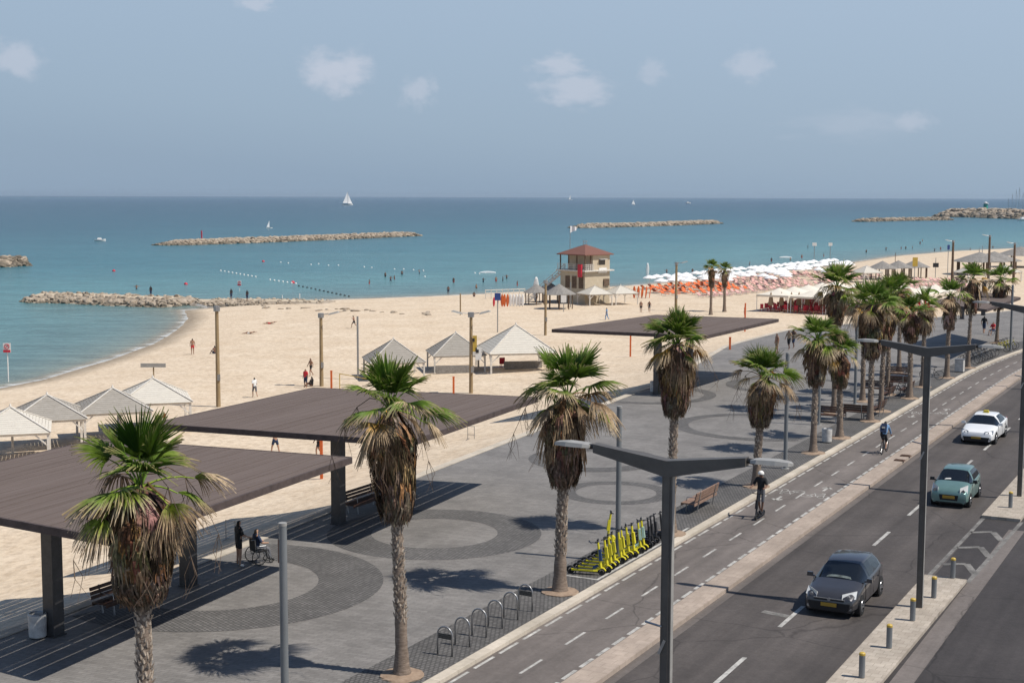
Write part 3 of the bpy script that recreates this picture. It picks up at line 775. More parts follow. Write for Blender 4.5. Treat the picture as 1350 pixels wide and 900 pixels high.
far = [((1107, 577), 428, 463, 512, 16, 'low fan palm just right of the white round bin, its ragged leaves hanging'),
       ((1147, 555), 365, 402, 475, 17, 'broad fan palm at the kerb beside the bench facing the cycle lane'),
       ((1099, 544), 343, 380, 430, 14, 'tallest fan palm of the cluster, its green head clear above the others at their left'),
       ((1137, 529), 368, 402, 452, 13, 'fan palm in the back row directly behind the bench facing the cycle lane'),
       ((1161, 542), 375, 408, 462, 14, 'slim fan palm at the middle of the cluster beside the broad palm at the kerb'),
       ((1170, 520), 357, 392, 442, 12, 'fan palm of the cluster with a slim trunk left of the stacked picnic benches'),
       ((1199, 525), 384, 412, 452, 14, 'fan palm with drooping tan skirt at the kerb right of the picnic benches'),
       ((1185, 490), 355, 382, 420, 10, 'distant fan palm behind the picnic benches, set back from the kerb'),
       ((1216, 510), 374, 404, 442, 12, 'golden skirted fan palm behind the post of the middle street lamp'),
       ((1248, 498), 362, 390, 436, 12, 'fan palm with a tight brown skirt left of the square grey bin'),
       ((1276, 485), 340, 368, 415, 12, 'fan palm right of the square grey bin, beside the parked bicycles'),
       ((1314, 452), 345, 370, 410, 12, 'last fan palm of the row beside the farthest plain post')]
for i, (b, t, h_, s_, w_, l_) in enumerate(far): palm_px(b, t, h_, s_, w_, l_, 200 + i * 7, 1 if i < 8 else 0, thin=.19)
for i, (px, by, ty, hy, sy, l_) in enumerate(((937, 415, 340, 353, 379, 'left palm of the lone pair standing on the open sand'), (955, 411, 343, 356, 379, 'right palm of the lone pair standing on the open sand'))):
    g = GS(px, by)
    palm_px(g, ty, hy, sy, 4.6, l_, 300 + i, 1, group='pair of palms on the sand', soil=False, thin=.26)
# ---------------------------------------------------------------- shade roofs
m_steel = mat('dark_steel', (.05, .047, .046), .5, var=.2, vscale=4, spec=.5)
m_deck = mat('weathered_brown_boards', (.118, .090, .078), .85, c2=(.165, .130, .114), vscale=1.0, spec=.2, stretch=(9, .2, 1), along=True)
m_fascia = mat('dark_brown_fascia', (.075, .055, .050), .8, var=.2)
m_wood = mat('bench_wood', (.045, .024, .017), .6, c2=(.10, .052, .034), vscale=4, stretch=(1, 1, 1), spec=.3)
m_wood2 = mat('faded_bench_wood', (.20, .12, .085), .7, c2=(.30, .20, .15), vscale=3, spec=.25)
m_galv = mat('galvanised_steel', (.34, .34, .34), .38, metal=.75, var=.12, vscale=8)
m_pole = mat('grey_painted_pole', (.17, .18, .185), .45, var=.1, vscale=1.5, spec=.5, stretch=(1, 1, .3))
m_lampc = mat('brown_grey_lamp_paint', (.092, .083, .073), .5, var=.16, vscale=2, spec=.5)
m_lampe = mat('pale_lamp_edge', (.30, .29, .27), .5, var=.1)
m_white = mat('white_paint', (.74, .72, .68), .5, var=.06)
m_bin = mat('pale_bin', (.50, .48, .45), .6, var=.15, vscale=4)
m_black = mat('black_plastic', (.015, .015, .016), .5, var=.1)
ZT = 4.1
def shade_roof(corners, label, posts):
    P = [G(x, y, ZT) for x, y in corners]      # L, N, R, T
    L_, N_, R_, T_ = P
    T = thing('shade_roof', (N_.x, N_.y, 0), 0, label, 'shade roof', 'flat shade roofs on posts along the promenade')
    o = Vector((N_.x, N_.y, 0)); q = [Vector((p.x, p.y, 0)) - o for p in P]
    nb = 19; mb = MB(); rnn = random.Random(5)
    # boards run along the road in bays with open gaps; the whole is one slatted plate
    for i in range(nb):
        for k in range(12):
            g = .048 / 10 if (rnn.random() < .22 and 0 < i) else 0
            u0 = i / nb + g; u1 = (i + 1) / nb
            a0 = q[0].lerp(q[1], u0); a1 = q[0].lerp(q[1], u1); b0 = q[3].lerp(q[2], u0); b1 = q[3].lerp(q[2], u1)
            w0 = k / 12 + .0004; w1 = (k + 1) / 12 - .0004
            c = [a0.lerp(a1, w0), a0.lerp(a1, w1), b0.lerp(b1, w1), b0.lerp(b1, w0)]
            dz = rnn.uniform(-.004, .004) + .002 * (i % 2)
            mb.prism([(p.x, p.y) for p in c], ZT - .028 + dz, ZT + dz)
    mb.build('slatted_deck', m_deck, T)
    fr = MB()
    for i in range(4):
        a = q[i]; b = q[(i + 1) % 4]
        fr.bar(a + Vector((0, 0, ZT - .10)), b + Vector((0, 0, ZT - .10)), .09, .22)
    fr.build('fascia', m_fascia, T)
    bm_ = MB()
    for k in (.22, .5, .78):
        bm_.bar(q[0].lerp(q[3], k) + Vector((0, 0, ZT - .14)), q[1].lerp(q[2], k) + Vector((0, 0, ZT - .14)), .12, .16)
    bm_.build('cross_beam', m_fascia, T)
    for (s, t) in posts:
        w = W(s, t) - o
        pb = MB(); pb.box((w.x, w.y, (ZT - .22) / 2), (.42, .42, ZT - .22), rz=-AZ); pb.box((w.x, w.y, .02), (.5, .5, .05), rz=-AZ)
        for dz in (1.2, 2.4): pb.box((w.x, w.y, dz), (.428, .428, .012), rz=-AZ)
        pb.build('post', m_steel, T)
    return T
shade_roof([(-175, 650), (153, 710), (463, 602.5), (130, 578)], 'nearest flat brown shade roof on black posts, behind the nearest palm', [(-12.5, -11.8), (-6.4, -11.9)])
shade_roof([(200, 558), (541, 581), (708, 523.5), (413, 511)], 'middle flat brown shade roof reaching over the sand behind the second palm', [(3.5, -12.7), (9.3, -13.0)])
shade_roof([(728, 434), (930, 442.5), (1026, 420.5), (865, 415)], 'far flat brown shade roof right of centre, behind the fourth palm', [(44.3, -15.6), (51.0, -15.9)])
p4 = [(1225, 398), (1300, 408), (1345, 392), (1290, 384)]
shade_roof(p4, 'farthest dark shade roof half hidden behind the end of the palm row', [(112, -15.0), (118, -15.4)])

def bench(kind, wood):
    """slatted bench 2.6 m long, along local y; sits facing local -x"""
    T = thing('bench', (0, 0, 0), 0, 'x', 'bench')
    L_ = 2.7 if kind == 'long' else 1.9
    sb = MB()
    for i in range(5): sb.box((-.34 + .11 * i, 0, .44), (.095, L_, .055))
    if kind == 'long': sb.box((-.40, 0, .40), (.03, L_, .12)); sb.box((.17, 0, .40), (.03, L_, .12))
    sb.build('seat', wood, T)
    bk = MB(); M = Matrix.Rotation(D2(12), 3, 'Y')
    for i in range(3): bk.box((.20 + .03 * i, 0, .58 + .13 * i), (.045, L_, .11), M=M)
    bk.build('backrest', wood, T)
    for sy in (-1, 1):
        lg = MB(); y = sy * (L_ / 2 - .42)
        lg.bar((.14, y, .0), (.30, y, .90), .05, .03); lg.bar((-.34, y, 0), (-.30, y, .42), .05, .03); lg.bar((-.36, y, .40), (.22, y, .40), .05, .03)
        lg.tube([(-.32, y, .42), (-.30, y, .62), (.22, y, .64)], .018, 6)
        lg.build('leg', m_galv, T)
    return T
B1 = Once(bench('long', m_wood2)); B2 = Once(bench('long', m_wood)); B3 = Once(bench('short', m_wood))
B1.put(W(13.1, -.95, 0), -AZ, 'reddish wooden bench on the verge between the yellow scooters and the scooter rider', 'wooden benches on the promenade')
o = B2.put(W(-9.2, -12.0, 0), -AZ + PI, 'long dark wooden bench under the nearest shade roof', 'wooden benches on the promenade')
B2.put(W(6.2, -13.3, 0), -AZ + PI, 'long dark wooden bench in the shadow of the middle shade roof', 'wooden benches on the promenade')
for px, py, rz, l in ((1125, 552, -AZ - PI / 2, 'dark bench facing the cycle lane among the palms, nearest of the palm cluster'), (1092, 556, -AZ + PI / 2, 'dark bench left of the palm cluster behind the white round bin'),
                      (1181, 512, -AZ - PI / 2, 'dark bench under the palms right of centre, nearer of the two stacked in view'), (1183, 500, -AZ + PI / 2, 'dark bench under the palms right of centre, farther of the two stacked in view'),
                      (1157, 520, -AZ + PI / 2, 'dark bench hidden between the slim trunks of the palm cluster'), (1158, 547, -AZ, 'dark bench end-on at the kerb in the palm cluster'), (1171, 527, -AZ, 'dark bench end-on at the kerb behind the slim palm'), (1196, 521, -AZ, 'dark bench beside the parked bicycle in the palm cluster')):
    B3.put(G(px, py, 0), rz, l, 'wooden benches on the promenade')

def round_bin():
    T = thing('litter_bin', (0, 0, 0), 0, 'x', 'litter bin')
    b = MB(); b.lathe([(.29, .05), (.31, .08), (.33, .84), (.33, .88), (.27, .88), (.26, .5)], 24, caps=False); b.lathe([(.26, .5), (.01, .5)], 24, caps=False)
    b.build('body', m_bin, T, smooth=False)
    f = MB(); f.lathe([(.26, 0), (.26, .06)], 20); f.build('foot', m_black, T)
    r = MB(); r.tube([(.30 * math.cos(a), .30 * math.sin(a), .885) for a in [2 * PI * i / 24 for i in range(24)]], .03, 6, closed=True); r.build('rim', m_galv, T)
    return T
RB = Once(round_bin())
g = 'pale round litter bins'
RB.put(G(50, 840, 0), 0, 'pale round bin beside the left post of the nearest shade roof', g, scale=.82)
RB.put(G(1090, 583, 0), 0, 'pale round bin between two palms at the kerb, right of the plain post', g)
RB.put(G(862, 517, 0), 0, 'pale round bin at the foot of the post of the far shade roof', g)
RB.put(G(1085, 583.5, 0) + Vector((-3, 30, 0)), 0, 'small pale round bin far back on the promenade', g) if 0 else None
T = thing('square_bin', G(1265, 490, 0), -AZ, 'square grey litter bin between two palms near the parked bicycles', 'litter bin')
b = MB(); b.box((0, 0, .48), (.62, .62, .86)); b.build('body', m_bin, T); b = MB(); b.box((0, 0, .935), (.66, .66, .05)); b.build('lid', m_galv, T); b = MB(); b.box((0, 0, .025), (.5, .5, .05)); b.build('foot', m_black, T)

# low folding frame on the sand edge
for px, py, l in ((621, 579, 'small metal frame on the sand beside the promenade edge'), (304, 711, 'small metal frame on the shaded sand behind the woman with the wheelchair')):
    p = GS(px, py); T = thing('metal_frame', p, -.3, l, 'frame', 'metal frames on the sand'); b = MB()
    for a in (-.22, .22): b.bar((a, 0, 0), (a, 0, .85), .03, .03)
    for z in (.3, .83): b.bar((-.22, 0, z), (.22, 0, z), .03, .03)
    b.build('frame_tubes', m_galv, T); b = MB()
    for a in (-.22, .22): b.bar((a, -.3, .01), (a, .3, .01), .03, .03)
    b.build('foot', m_galv, T)

# ---------------------------------------------------------------- street lamps
def street_lamp(wall=True):
    T = thing('street_lamp', (0, 0, 0), 0, 'x', 'street lamp'); H = 8.3
    b = MB(); b.box((0, 0, H / 2), (.11, .18, H)); b.box((-.075, 0, H / 2), (.04, .15, H)); b.box((.075, 0, H / 2), (.04, .15, H)); b.box((0, 0, .01), (.4, .45, .03))
    b.build('pole', m_lampc, T)
    e = MB()
    for s in (-1, 1): e.box((s * .098, 0, H / 2), (.008, .12, H - .1))
    e.build('pole_inlay', m_lampe, T)
    for s in (-1, 1):
        a = MB(); z0, z1 = H + .02, H + .22
        a.add([(0, -.13, z0 - .22), (0, .13, z0 - .22), (0, .13, z0 + .08), (0, -.13, z0 + .08), (s * 1.46, -.10, z1 - .10), (s * 1.46, .10, z1 - .10), (s * 1.46, .10, z1 + .06), (s * 1.46, -.10, z1 + .06)],
              [(0, 1, 2, 3), (7, 6, 5, 4), (0, 4, 5, 1), (1, 5, 6, 2), (2, 6, 7, 3), (3, 7, 4, 0)])
        ar = a.build('arm', m_lampc, T)
        j = MB(); j.tube([(s * 1.44, 0, z1), (s * 1.58, 0, z1 - .01)], .05, 8); j.build('joint', m_black, ar)
        h = MB(); zc = z1 + .0
        pr = [(1.54, .10, .03), (1.66, .16, .05), (2.0, .16, .06), (2.22, .11, .04), (2.28, .03, .02)]
        V = []; F = []
        for x, w, t in pr: V += [(s * x, -w, zc - .02), (s * x, w, zc - .02), (s * x, w * .8, zc + t), (s * x, -w * .8, zc + t)]
        for i in range(len(pr) - 1):
            for k in range(4): F.append((4 * i + k, 4 * i + (k + 1) % 4, 4 * i + 4 + (k + 1) % 4, 4 * i + 4 + k))
        F += [(0, 1, 2, 3), (19, 18, 17, 16)]
        h.add(V, F); h.build('lamp_head', m_lampe, T)
    br = MB(); br.tube([(-.06, -.10, 5.35), (-.38, -.10, 5.4)], .02, 6); br.build('bracket', m_galv, T)
    br = MB(); br.bar((.0, -.10, 5.1), (-.1, -.13, 4.85), .03, .05); br.build('hook', m_galv, T)
    return T
SL = Once(street_lamp())
g = 'double armed street lamps on the median'
p = G(882, 606, 8.3); SL.put(Vector((p.x, p.y, -.1)), -AZ, 'nearest double armed street lamp, cutting through the lower middle of the view', g)
SL.put(W(2.94, 10.2, -.1), -AZ, 'middle double armed street lamp standing beside the dark hatchback', g)
SL.put(W(22.3, 10.42, -.1), -AZ, 'far double armed street lamp at the right edge, right of the green car', g)
for s, w in ((41.7, 'nearer'), (61.1, 'farther')): SL.put(W(s, 10.6, -.1), -AZ, 'double armed street lamp just beyond the right edge, the ' + w + ' of two', g)
def post():
    T = thing('round_post', (0, 0, 0), 0, 'x', 'post')
    b = MB(); b.tube([(0, 0, 0), (0, 0, 5.55)], .095, 20); b.build('shaft', m_pole, T, smooth=False)
    b = MB(); b.tube([(0, 0, 5.55), (0, 0, 5.62)], .10, 20); b.build('cap', m_lampe, T)
    b = MB(); b.tube([(0, 0, 0), (0, 0, .03)], .2, 16); b.build('base_plate', m_lampe, T)
    b = MB(); b.box((-.1, 0, 4.95), (.03, .08, .55)); b.build('cable_hatch', m_wood2, T)
    return T
PO = Once(post()); g = 'plain grey round posts along the verge'
PO.put(W(-16.25, -.5, -.2), 0, 'plain grey round post in the foreground left of the tall second palm', g)
PO.put(W(3.35, -.51), 0, 'plain grey round post rising behind the yellow scooters', g)
PO.put(W(23.3, -.47), 0, 'plain grey round post between the two palms left of the bin', g)
PO.put(G(1127, 533, 0), 0, 'plain grey round post hidden between the trunks of the palm cluster', g)
PO.put(G(1079, 560, 0), 0, 'plain grey round post just behind the smooth-trunked palm', g)
PO.put(G(1332, 462, 0), 0, 'farthest plain post beside the yellow scooters at the bend', g)
# bollards
m_yel = mat('yellow_band', (.50, .34, .06), .5, var=.1)
T = thing('bollard', (0, 0, 0), 0, 'x', 'bollard')
b = MB(); b.tube([(0, 0, 0), (0, 0, .66)], .085, 16); b.build('shaft', m_pole, T)
b = MB(); b.lathe([(.087, .62), (.087, .675), (.06, .70), (.0, .71)], 16); b.build('yellow_cap', m_yel, T)
BO = Once(T)
names = ['nearest of the median bollards at the bottom edge', 'second bollard from the bottom on the median', 'third bollard from the bottom, just below the middle lamp post', 'fourth bollard from the bottom, just beyond the middle lamp post', 'last bollard before the hatched road marking', 'single bollard on the far median beyond the hatching']
for (px, py), n in zip(((1136, 892), (1172, 853), (1203, 817), (1231, 787), (1256, 761), (1332, 669)), names):
    q = G(px, py, -.05); BO.put(q, 0, n, 'grey bollards with yellow caps')
# bicycle hoops
T = thing('bicycle_hoop', (0, 0, 0), 0, 'x', 'bike rack')
b = MB(); r = .24; pts = [(-r, 0, 0), (-r, 0, .6)] + [(-r * math.cos(a), 0, .6 + r * math.sin(a)) for a in [PI * i / 10 for i in range(1, 10)]] + [(r, 0, .6), (r, 0, 0)]
b.tube(pts, .026, 8); b.build('hoop_tube', m_galv, T, smooth=True)
hoop = T
T2 = copy_tree(hoop); b = MB(); b.box((0, 0, .56), (.44, .014, .15)); b.build('sign_plate', mat('dark_plate', (.08, .075, .065), .5, var=.5, vscale=20), T2)
HO = Once(hoop); HS = Once(T2)
ord_ = ['nearest', 'second', 'third', 'fourth', 'fifth', 'farthest']
for i in range(6):
    p = W(-8.6 + i * 1.0, -.64, 0)
    if i in (0, 5): HS.put(p, -AZ, ord_[i] + ' steel bicycle hoop of the row of six, carrying a dark plate', 'steel bicycle hoops')
    else: HO.put(p, -AZ, ord_[i] + ' steel bicycle hoop of the row of six', 'steel bicycle hoops')
# ---------------------------------------------------------------- cars
m_glass = mat('car_glass', (.008, .010, .012), .05, var=0, spec=.9)
m_tyre = mat('tyre', (.02, .02, .02), .85, var=.1)
m_rim = mat('alloy_rim', (.52, .52, .53), .3, metal=.8, var=.05)
m_lens = mat('headlight_lens', (.62, .62, .60), .12, var=.05, spec=.8)
m_red = mat('red_lens', (.35, .02, .015), .2, var=0)
m_plate = mat('yellow_plate', (.40, .24, .03), .5, var=.05)
m_grille = mat('grille', (.012, .012, .013), .5, var=0)
m_trim = mat('black_trim', (.02, .02, .021), .5, var=0)
def car(name, paint, prof, halfw, label, loc, rz, L_, wb, fo, wr=.30, taxi=False, kind='hatch', lamp=(0, 0), black_mirror=False, rimm=None):
    """front looks along local -y. prof: stations (y, hood/roof centre z, shoulder z, half width at shoulder, roof half width, glass flag)"""
    T = thing(name, loc, rz, label, 'car')
    st = prof; n = len(st); rows = []
    for (y, zt, zs, w, rw, fl) in st:
        zb = .20 + (.06 if y in (st[0][0], st[-1][0]) else 0)
        # half section from the sill up to the centre line
        q = [(w * .86, zb), (w * .985, zb + .10), (w, .42), (w * 1.0, (.42 + zs) / 2), (w * .985, zs - .05), (w * .955, zs)]
        if fl:   # greenhouse
            q += [(w * .955 + (rw - w * .955) * .12, zs + .05), (w * .955 + (rw - w * .955) * .55, zs + (zt - zs) * .52), (rw * 1.0, zt - .085), (rw * .93, zt - .035), (rw * .62, zt - .008), (0, zt)]
        else:
            q += [(w * .93, zs + (zt - zs) * .25), (w * .86, zs + (zt - zs) * .5), (w * .76, zs + (zt - zs) * .75), (w * .62, zs + (zt - zs) * .9), (w * .4, zs + (zt - zs) * .98), (0, zt)]
        rows.append([Vector((x, y, z)) for x, z in q])
    m = len(rows[0])
    body = MB(); win = {'window': [], 'windscreen': [], 'rear_window': []}
    gi = [i for i in range(n) if st[i][5]]
    g0, g1 = gi[0], gi[-1]
    for side in (1, -1):
        sidewin = MB()
        for i in range(n - 1):
            for j in range(m - 1):
                P = [rows[i][j], rows[i][j + 1], rows[i + 1][j + 1], rows[i + 1][j]]
                P = [Vector((p.x * side, p.y, p.z)) for p in P]
                if side > 0: P = P[::-1]
                yc = (st[i][0] + st[i + 1][0]) / 2
                # wheel openings
                if j < 3:
                    pc = sum(P, Vector()) / 4
                    if any(abs(pc.y - yw) < wr * .98 and pc.z < .42 + 0 * wr for yw in (fo, fo + wb)) and j < 2: continue
                key = None
                if st[i][5] and st[i + 1][5] and j in (6, 7) and i > g0 and i < g1 - 1 and st[i][5] == 1 : key = 'side'
                if i == g0 - 1 and j >= 6: key = 'windscreen'
                if i == g0 and False: key = None
                if kind != 'none' and i == g1 and j >= 6: key = 'rear_window'
                if key == 'side':
                    sidewin.add([p + Vector((side * .004, 0, 0)) for p in P], [(0, 1, 2, 3)])
                    body.add(P, [(0, 1, 2, 3)])
                elif key: win[key].append(P)
                else: body.add(P, [(0, 1, 2, 3)])
        sidewin.build('side_window', m_glass, T, smooth=False)
    # ends and floor
    for i, fl in ((0, False), (n - 1, True)):
        r = rows[i]; V = [Vector((-p.x, p.y, p.z)) for p in r[:-1]] + [p for p in r[::-1]]
        body.add(V, [tuple(range(len(V))) if fl else tuple(range(len(V) - 1, -1, -1))])
    o = body.build('body', [paint], T, smooth=True)
    bm = bmesh.new(); bm.from_mesh(o.data); bmesh.ops.remove_doubles(bm, verts=bm.verts, dist=.0008)
    bmesh.ops.recalc_face_normals(bm, faces=bm.faces); bm.to_mesh(o.data); bm.free()
    for p in o.data.polygons: p.use_smooth = True
    o.data.set_sharp_from_angle(angle=D2(34))
    for k in ('windscreen', 'rear_window'):
        w_ = MB()
        for P in win[k]: w_.add(P, [(0, 1, 2, 3)])
        if w_.v:
            q = w_.build(k, m_glass, T, smooth=True)
            bm = bmesh.new(); bm.from_mesh(q.data); bmesh.ops.remove_doubles(bm, verts=bm.verts, dist=.0008); bmesh.ops.recalc_face_normals(bm, faces=bm.faces); bm.to_mesh(q.data); bm.free()
    w = halfw
    fl_ = MB(); fl_.box((0, st[0][0] + L_ / 2, .24), (w * 1.7, L_ * .94, .12)); fl_.box((0, st[0][0] + L_ / 2, .42), (w * 1.55, L_ * .8, .3)); fl_.build('underbody', m_trim, T)
    for yw in (fo, fo + wb):
        for s in (-1, 1):
            x = s * (w - .115)
            a = MB(); a.tube([(x + s * .12, yw, wr), (x - s * .10, yw, wr)], wr + .045, 24); a.build('wheel_arch', m_trim, T)
            t = MB(); t.tube([(x - .095, yw, wr), (x - .085, yw, wr), (x + .085, yw, wr), (x + .095, yw, wr)] if 1 else 0, [wr * .9, wr, wr, wr * .9], 26)
            for q in range(len(t.v)): t.v[q] = (t.v[q][0] + s * .04, t.v[q][1], t.v[q][2])
            wl = t.build('wheel', m_tyre, T)
            r = MB(); cx = x + s * .14
            r.tube([(cx - s * .02, yw, wr), (cx, yw, wr)], [wr * .66, wr * .62], 24)
            r.build('rim', rimm or m_rim, wl)
            sp = MB()
            for k in range(7):
                a_ = 2 * PI * k / 7
                sp.bar((cx + s * .003, yw + math.cos(a_) * wr * .22, wr + math.sin(a_) * wr * .22), (cx + s * .003, yw + math.cos(a_) * wr * .56, wr + math.sin(a_) * wr * .56), .035, .006)
            sp.build('rim_slot', m_trim, wl, kind='stuff')
    y0 = st[0][0]
    return T, rows
def front_bits(T, y0, w, zl, lampw, lamph, grille, plate_z, fog=True, slant=.25, lens=m_lens, gz=.42):
    for s in (-1, 1):
        h = MB()
        ix, ox = w * .93 - lampw, w * .965
        h.add([(s * ix, y0 + .005, zl - lamph * .55), (s * ox * 1.035, y0 + .16 + slant * .2, zl - lamph * .2), (s * ox * 1.01, y0 + .38 + slant * .3, zl + lamph * 1.0), (s * ix, y0 + .07, zl + lamph * .62),
               (s * ix, y0 + .3, zl - lamph * .5), (s * ox * .9, y0 + .5, zl), (s * ox * .9, y0 + .6, zl + lamph * .4), (s * ix, y0 + .4, zl)], [(0, 1, 2, 3), (7, 6, 5, 4), (0, 4, 5, 1), (1, 5, 6, 2), (2, 6, 7, 3), (3, 7, 4, 0)])
        hl = h.build('headlight', lens, T)
        b = MB(); c = ((ix + ox) / 2 * s, y0 + .17, zl + .01); b.tube([(c[0], c[1] + .02, c[2]), (c[0], c[1] - .10, c[2])], lamph * .3, 12); b.build('bulb_reflector', m_galv, hl)
        if fog:
            f = MB(); f.box((s * w * .76, y0 + .055, .33), (.20, .06, .07)); f.build('fog_light', m_galv, T)
        mi = MB()
    g = MB(); gw, gh = grille
    g.add([(-gw, y0 - .012, gz - gh / 2), (gw, y0 - .012, gz - gh / 2), (gw * 1.12, y0 - .010, gz + gh / 2), (-gw * 1.12, y0 - .010, gz + gh / 2), (-gw, y0 + .2, gz - gh / 2), (gw, y0 + .2, gz - gh / 2), (gw * 1.1, y0 + .2, gz + gh / 2), (-gw * 1.1, y0 + .2, gz + gh / 2)],
          [(0, 1, 2, 3), (4, 7, 6, 5), (0, 4, 5, 1), (3, 2, 6, 7), (0, 3, 7, 4), (1, 5, 6, 2)])
    g.build('grille', m_grille, T)
    p = MB(); p.box((0, y0 - .03, plate_z), (.50, .02, .115)); p.build('number_plate', m_plate, T)
def mirrors(T, y, w, z, m):
    for s in (-1, 1):
        q = MB(); q.box((s * (w + .10), y, z), (.20, .10, .13), top=.85); q.bar((s * (w - .06), y - .02, z - .05), (s * (w + .06), y, z - .04), .05, .05); q.build('wing_mirror', m, T)
def rear_bits(T, y1, w, z):
    for s in (-1, 1):
        h = MB(); h.box((s * w * .80, y1 - .06, z), (.20, .10, .24)); h.build('tail_light', m_red, T)
def seams(T, ys, w, z0, z1, m=m_trim):
    for s in (-1, 1):
        d = MB()
        for y in ys: d.bar((s * (w + .002), y, z0), (s * (w + .002) * .985, y + .03, z1), .012, .012)
        for y in ys[1:]: d.box((s * (w + .006), y - .16, z1 - .12), (.03, .16, .03))
        d.build('door_seams_and_handles', m, T, kind='stuff')
m_anth = mat('dark_grey_car_paint', (.070, .068, .072), .3, metal=.5, var=.05, coat=.8)
m_teal = mat('teal_green_car_paint', (.15, .255, .235), .32, metal=.35, var=.05, coat=.6)
m_whitec = mat('white_car_paint', (.80, .80, .79), .25, var=.02, coat=.7)
# dark supermini  4.0 m
hb = [(0, .58, .50, .62, .5, 0), (.06, .68, .58, .74, .5, 0), (.25, .78, .66, .80, .5, 0), (.55, .86, .74, .84, .5, 0), (.95, .94, .84, .85, .5, 0), (1.12, .985, .88, .855, .6, 0),
      (1.78, 1.40, .91, .86, .56, 2), (1.95, 1.445, .91, .86, .575, 1), (2.45, 1.47, .925, .865, .585, 1), (3.0, 1.455, .95, .86, .575, 1), (3.42, 1.41, .98, .845, .555, 1), (3.55, 1.385, .99, .835, .54, 2), (3.86, 1.02, .96, .80, .6, 0), (3.97, .85, .80, .77, .6, 0), (4.03, .52, .46, .70, .6, 0)]
q = W(.79, 7.84); T, rw_ = car('parked_car', m_anth, hb, .865, 'dark grey hatchback driving in the right lane beside the median bollards', (q.x, q.y, -.17), -AZ + D2(.5), 4.03, 2.57, .78, .30)
T.name = 'dark_hatchback'; front_bits(T, 0, .80, .67, .34, .17, (.60, .24), .43, gz=.38); mirrors(T, 1.28, .865, 1.0, m_anth); rear_bits(T, 4.0, .80, .82); seams(T, (1.25, 2.28, 3.1), .862, .36, .90)
b = MB(); b.box((0, -.004, .585), (.95, .04, .05)); b.build('upper_grille', m_grille, T)
b = MB(); b.box((0, .0, .618), (.98, .05, .014)); b.tube([(0, -.03, .60), (0, .0, .60)], .05, 14); b.build('badge_and_chrome_strip', m_galv, T, kind='stuff')
m_dash_reflection = mat('painted_dash_reflection', (.10, .12, .115), .7, var=.4, vscale=9)  # grey-green tone painting the reflection of the dash in the windscreen
def windscreen_patch(T, rows, i, u0, u1, m, k0=.12, k1=.88):
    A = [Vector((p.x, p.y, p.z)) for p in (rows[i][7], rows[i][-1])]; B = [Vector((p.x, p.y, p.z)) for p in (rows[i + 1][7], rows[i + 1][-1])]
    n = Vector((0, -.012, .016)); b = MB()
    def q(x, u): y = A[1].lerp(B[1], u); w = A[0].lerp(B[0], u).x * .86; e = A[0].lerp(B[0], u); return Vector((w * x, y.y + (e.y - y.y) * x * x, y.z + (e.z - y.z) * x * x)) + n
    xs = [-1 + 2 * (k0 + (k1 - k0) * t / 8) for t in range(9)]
    b.strip([q(x, u0) for x in xs], [q(x, u1) for x in xs]); b.build('dash_reflection_and_paper', m, T)  # strip just outside the opaque glass: painted reflection on one car, paper on another
windscreen_patch(T, rw_, 5, .07, .20, m_dash_reflection)
# green small car 3.5 m, taller
sm = [(0, .60, .52, .60, .5, 0), (.05, .72, .60, .72, .5, 0), (.20, .82, .68, .77, .5, 0), (.50, .92, .78, .795, .5, 0), (.80, .99, .88, .80, .5, 0), (.92, 1.02, .91, .80, .6, 0),
      (1.50, 1.42, .93, .80, .55, 2), (1.66, 1.455, .93, .80, .56, 1), (2.10, 1.475, .94, .80, .57, 1), (2.6, 1.465, .96, .80, .565, 1), (3.02, 1.42, .99, .79, .55, 1), (3.14, 1.39, 1.0, .785, .53, 2), (3.38, 1.05, .98, .76, .55, 0), (3.47, .85, .80, .73, .5, 0), (3.52, .52, .46, .68, .5, 0)]
q = W(18.95, 8.02); T, rw_ = car('green_small_car', m_teal, sm, .80, 'small metallic green car driving ahead of the far median', (q.x, q.y, -.17), -AZ + D2(.5), 3.52, 2.36, .66, .28)
front_bits(T, 0, .75, .72, .24, .26, (.36, .24), .47, gz=.45, lens=m_lens, slant=.1); mirrors(T, 1.08, .80, 1.02, m_trim); rear_bits(T, 3.5, .76, .85); seams(T, (1.05, 1.98, 2.75), .80, .36, .92)
windscreen_patch(T, rw_, 5, .10, .2, m_white, .18, .42)  # white paper lying on the dash, laid over the windscreen
# white taxi saloon 4.6 m
sa = [(0, .56, .48, .66, .5, 0), (.07, .68, .58, .78, .5, 0), (.28, .77, .66, .84, .5, 0), (.65, .84, .74, .875, .5, 0), (1.15, .91, .83, .885, .5, 0), (1.35, .95, .87, .89, .6, 0),
      (2.05, 1.35, .90, .89, .56, 2), (2.22, 1.40, .90, .89, .575, 1), (2.75, 1.435, .91, .89, .59, 1), (3.25, 1.415, .93, .885, .58, 1), (3.62, 1.33, .95, .88, .55, 1), (3.78, 1.28, .96, .875, .53, 2), (4.2, 1.06, .97, .85, .6, 0), (4.5, 1.0, .93, .81, .6, 0), (4.58, .85, .80, .78, .6, 0), (4.63, .5, .45, .70, .6, 0)]
q = W(35.6, 6.25); T, _ = car('white_taxi', m_whitec, sa, .89, 'white saloon taxi with a yellow roof sign crossing the lane line', (q.x, q.y, -.17), -AZ - D2(1.5), 4.63, 2.70, .88, .31)
front_bits(T, 0, .84, .655, .36, .12, (.62, .22), .40, gz=.33, lens=mat('dark_lens', (.10, .12, .15), .1, var=0, spec=.9)); mirrors(T, 1.5, .89, .98, m_whitec); rear_bits(T, 4.6, .82, .85); seams(T, (1.45, 2.55, 3.45), .892, .36, .90)
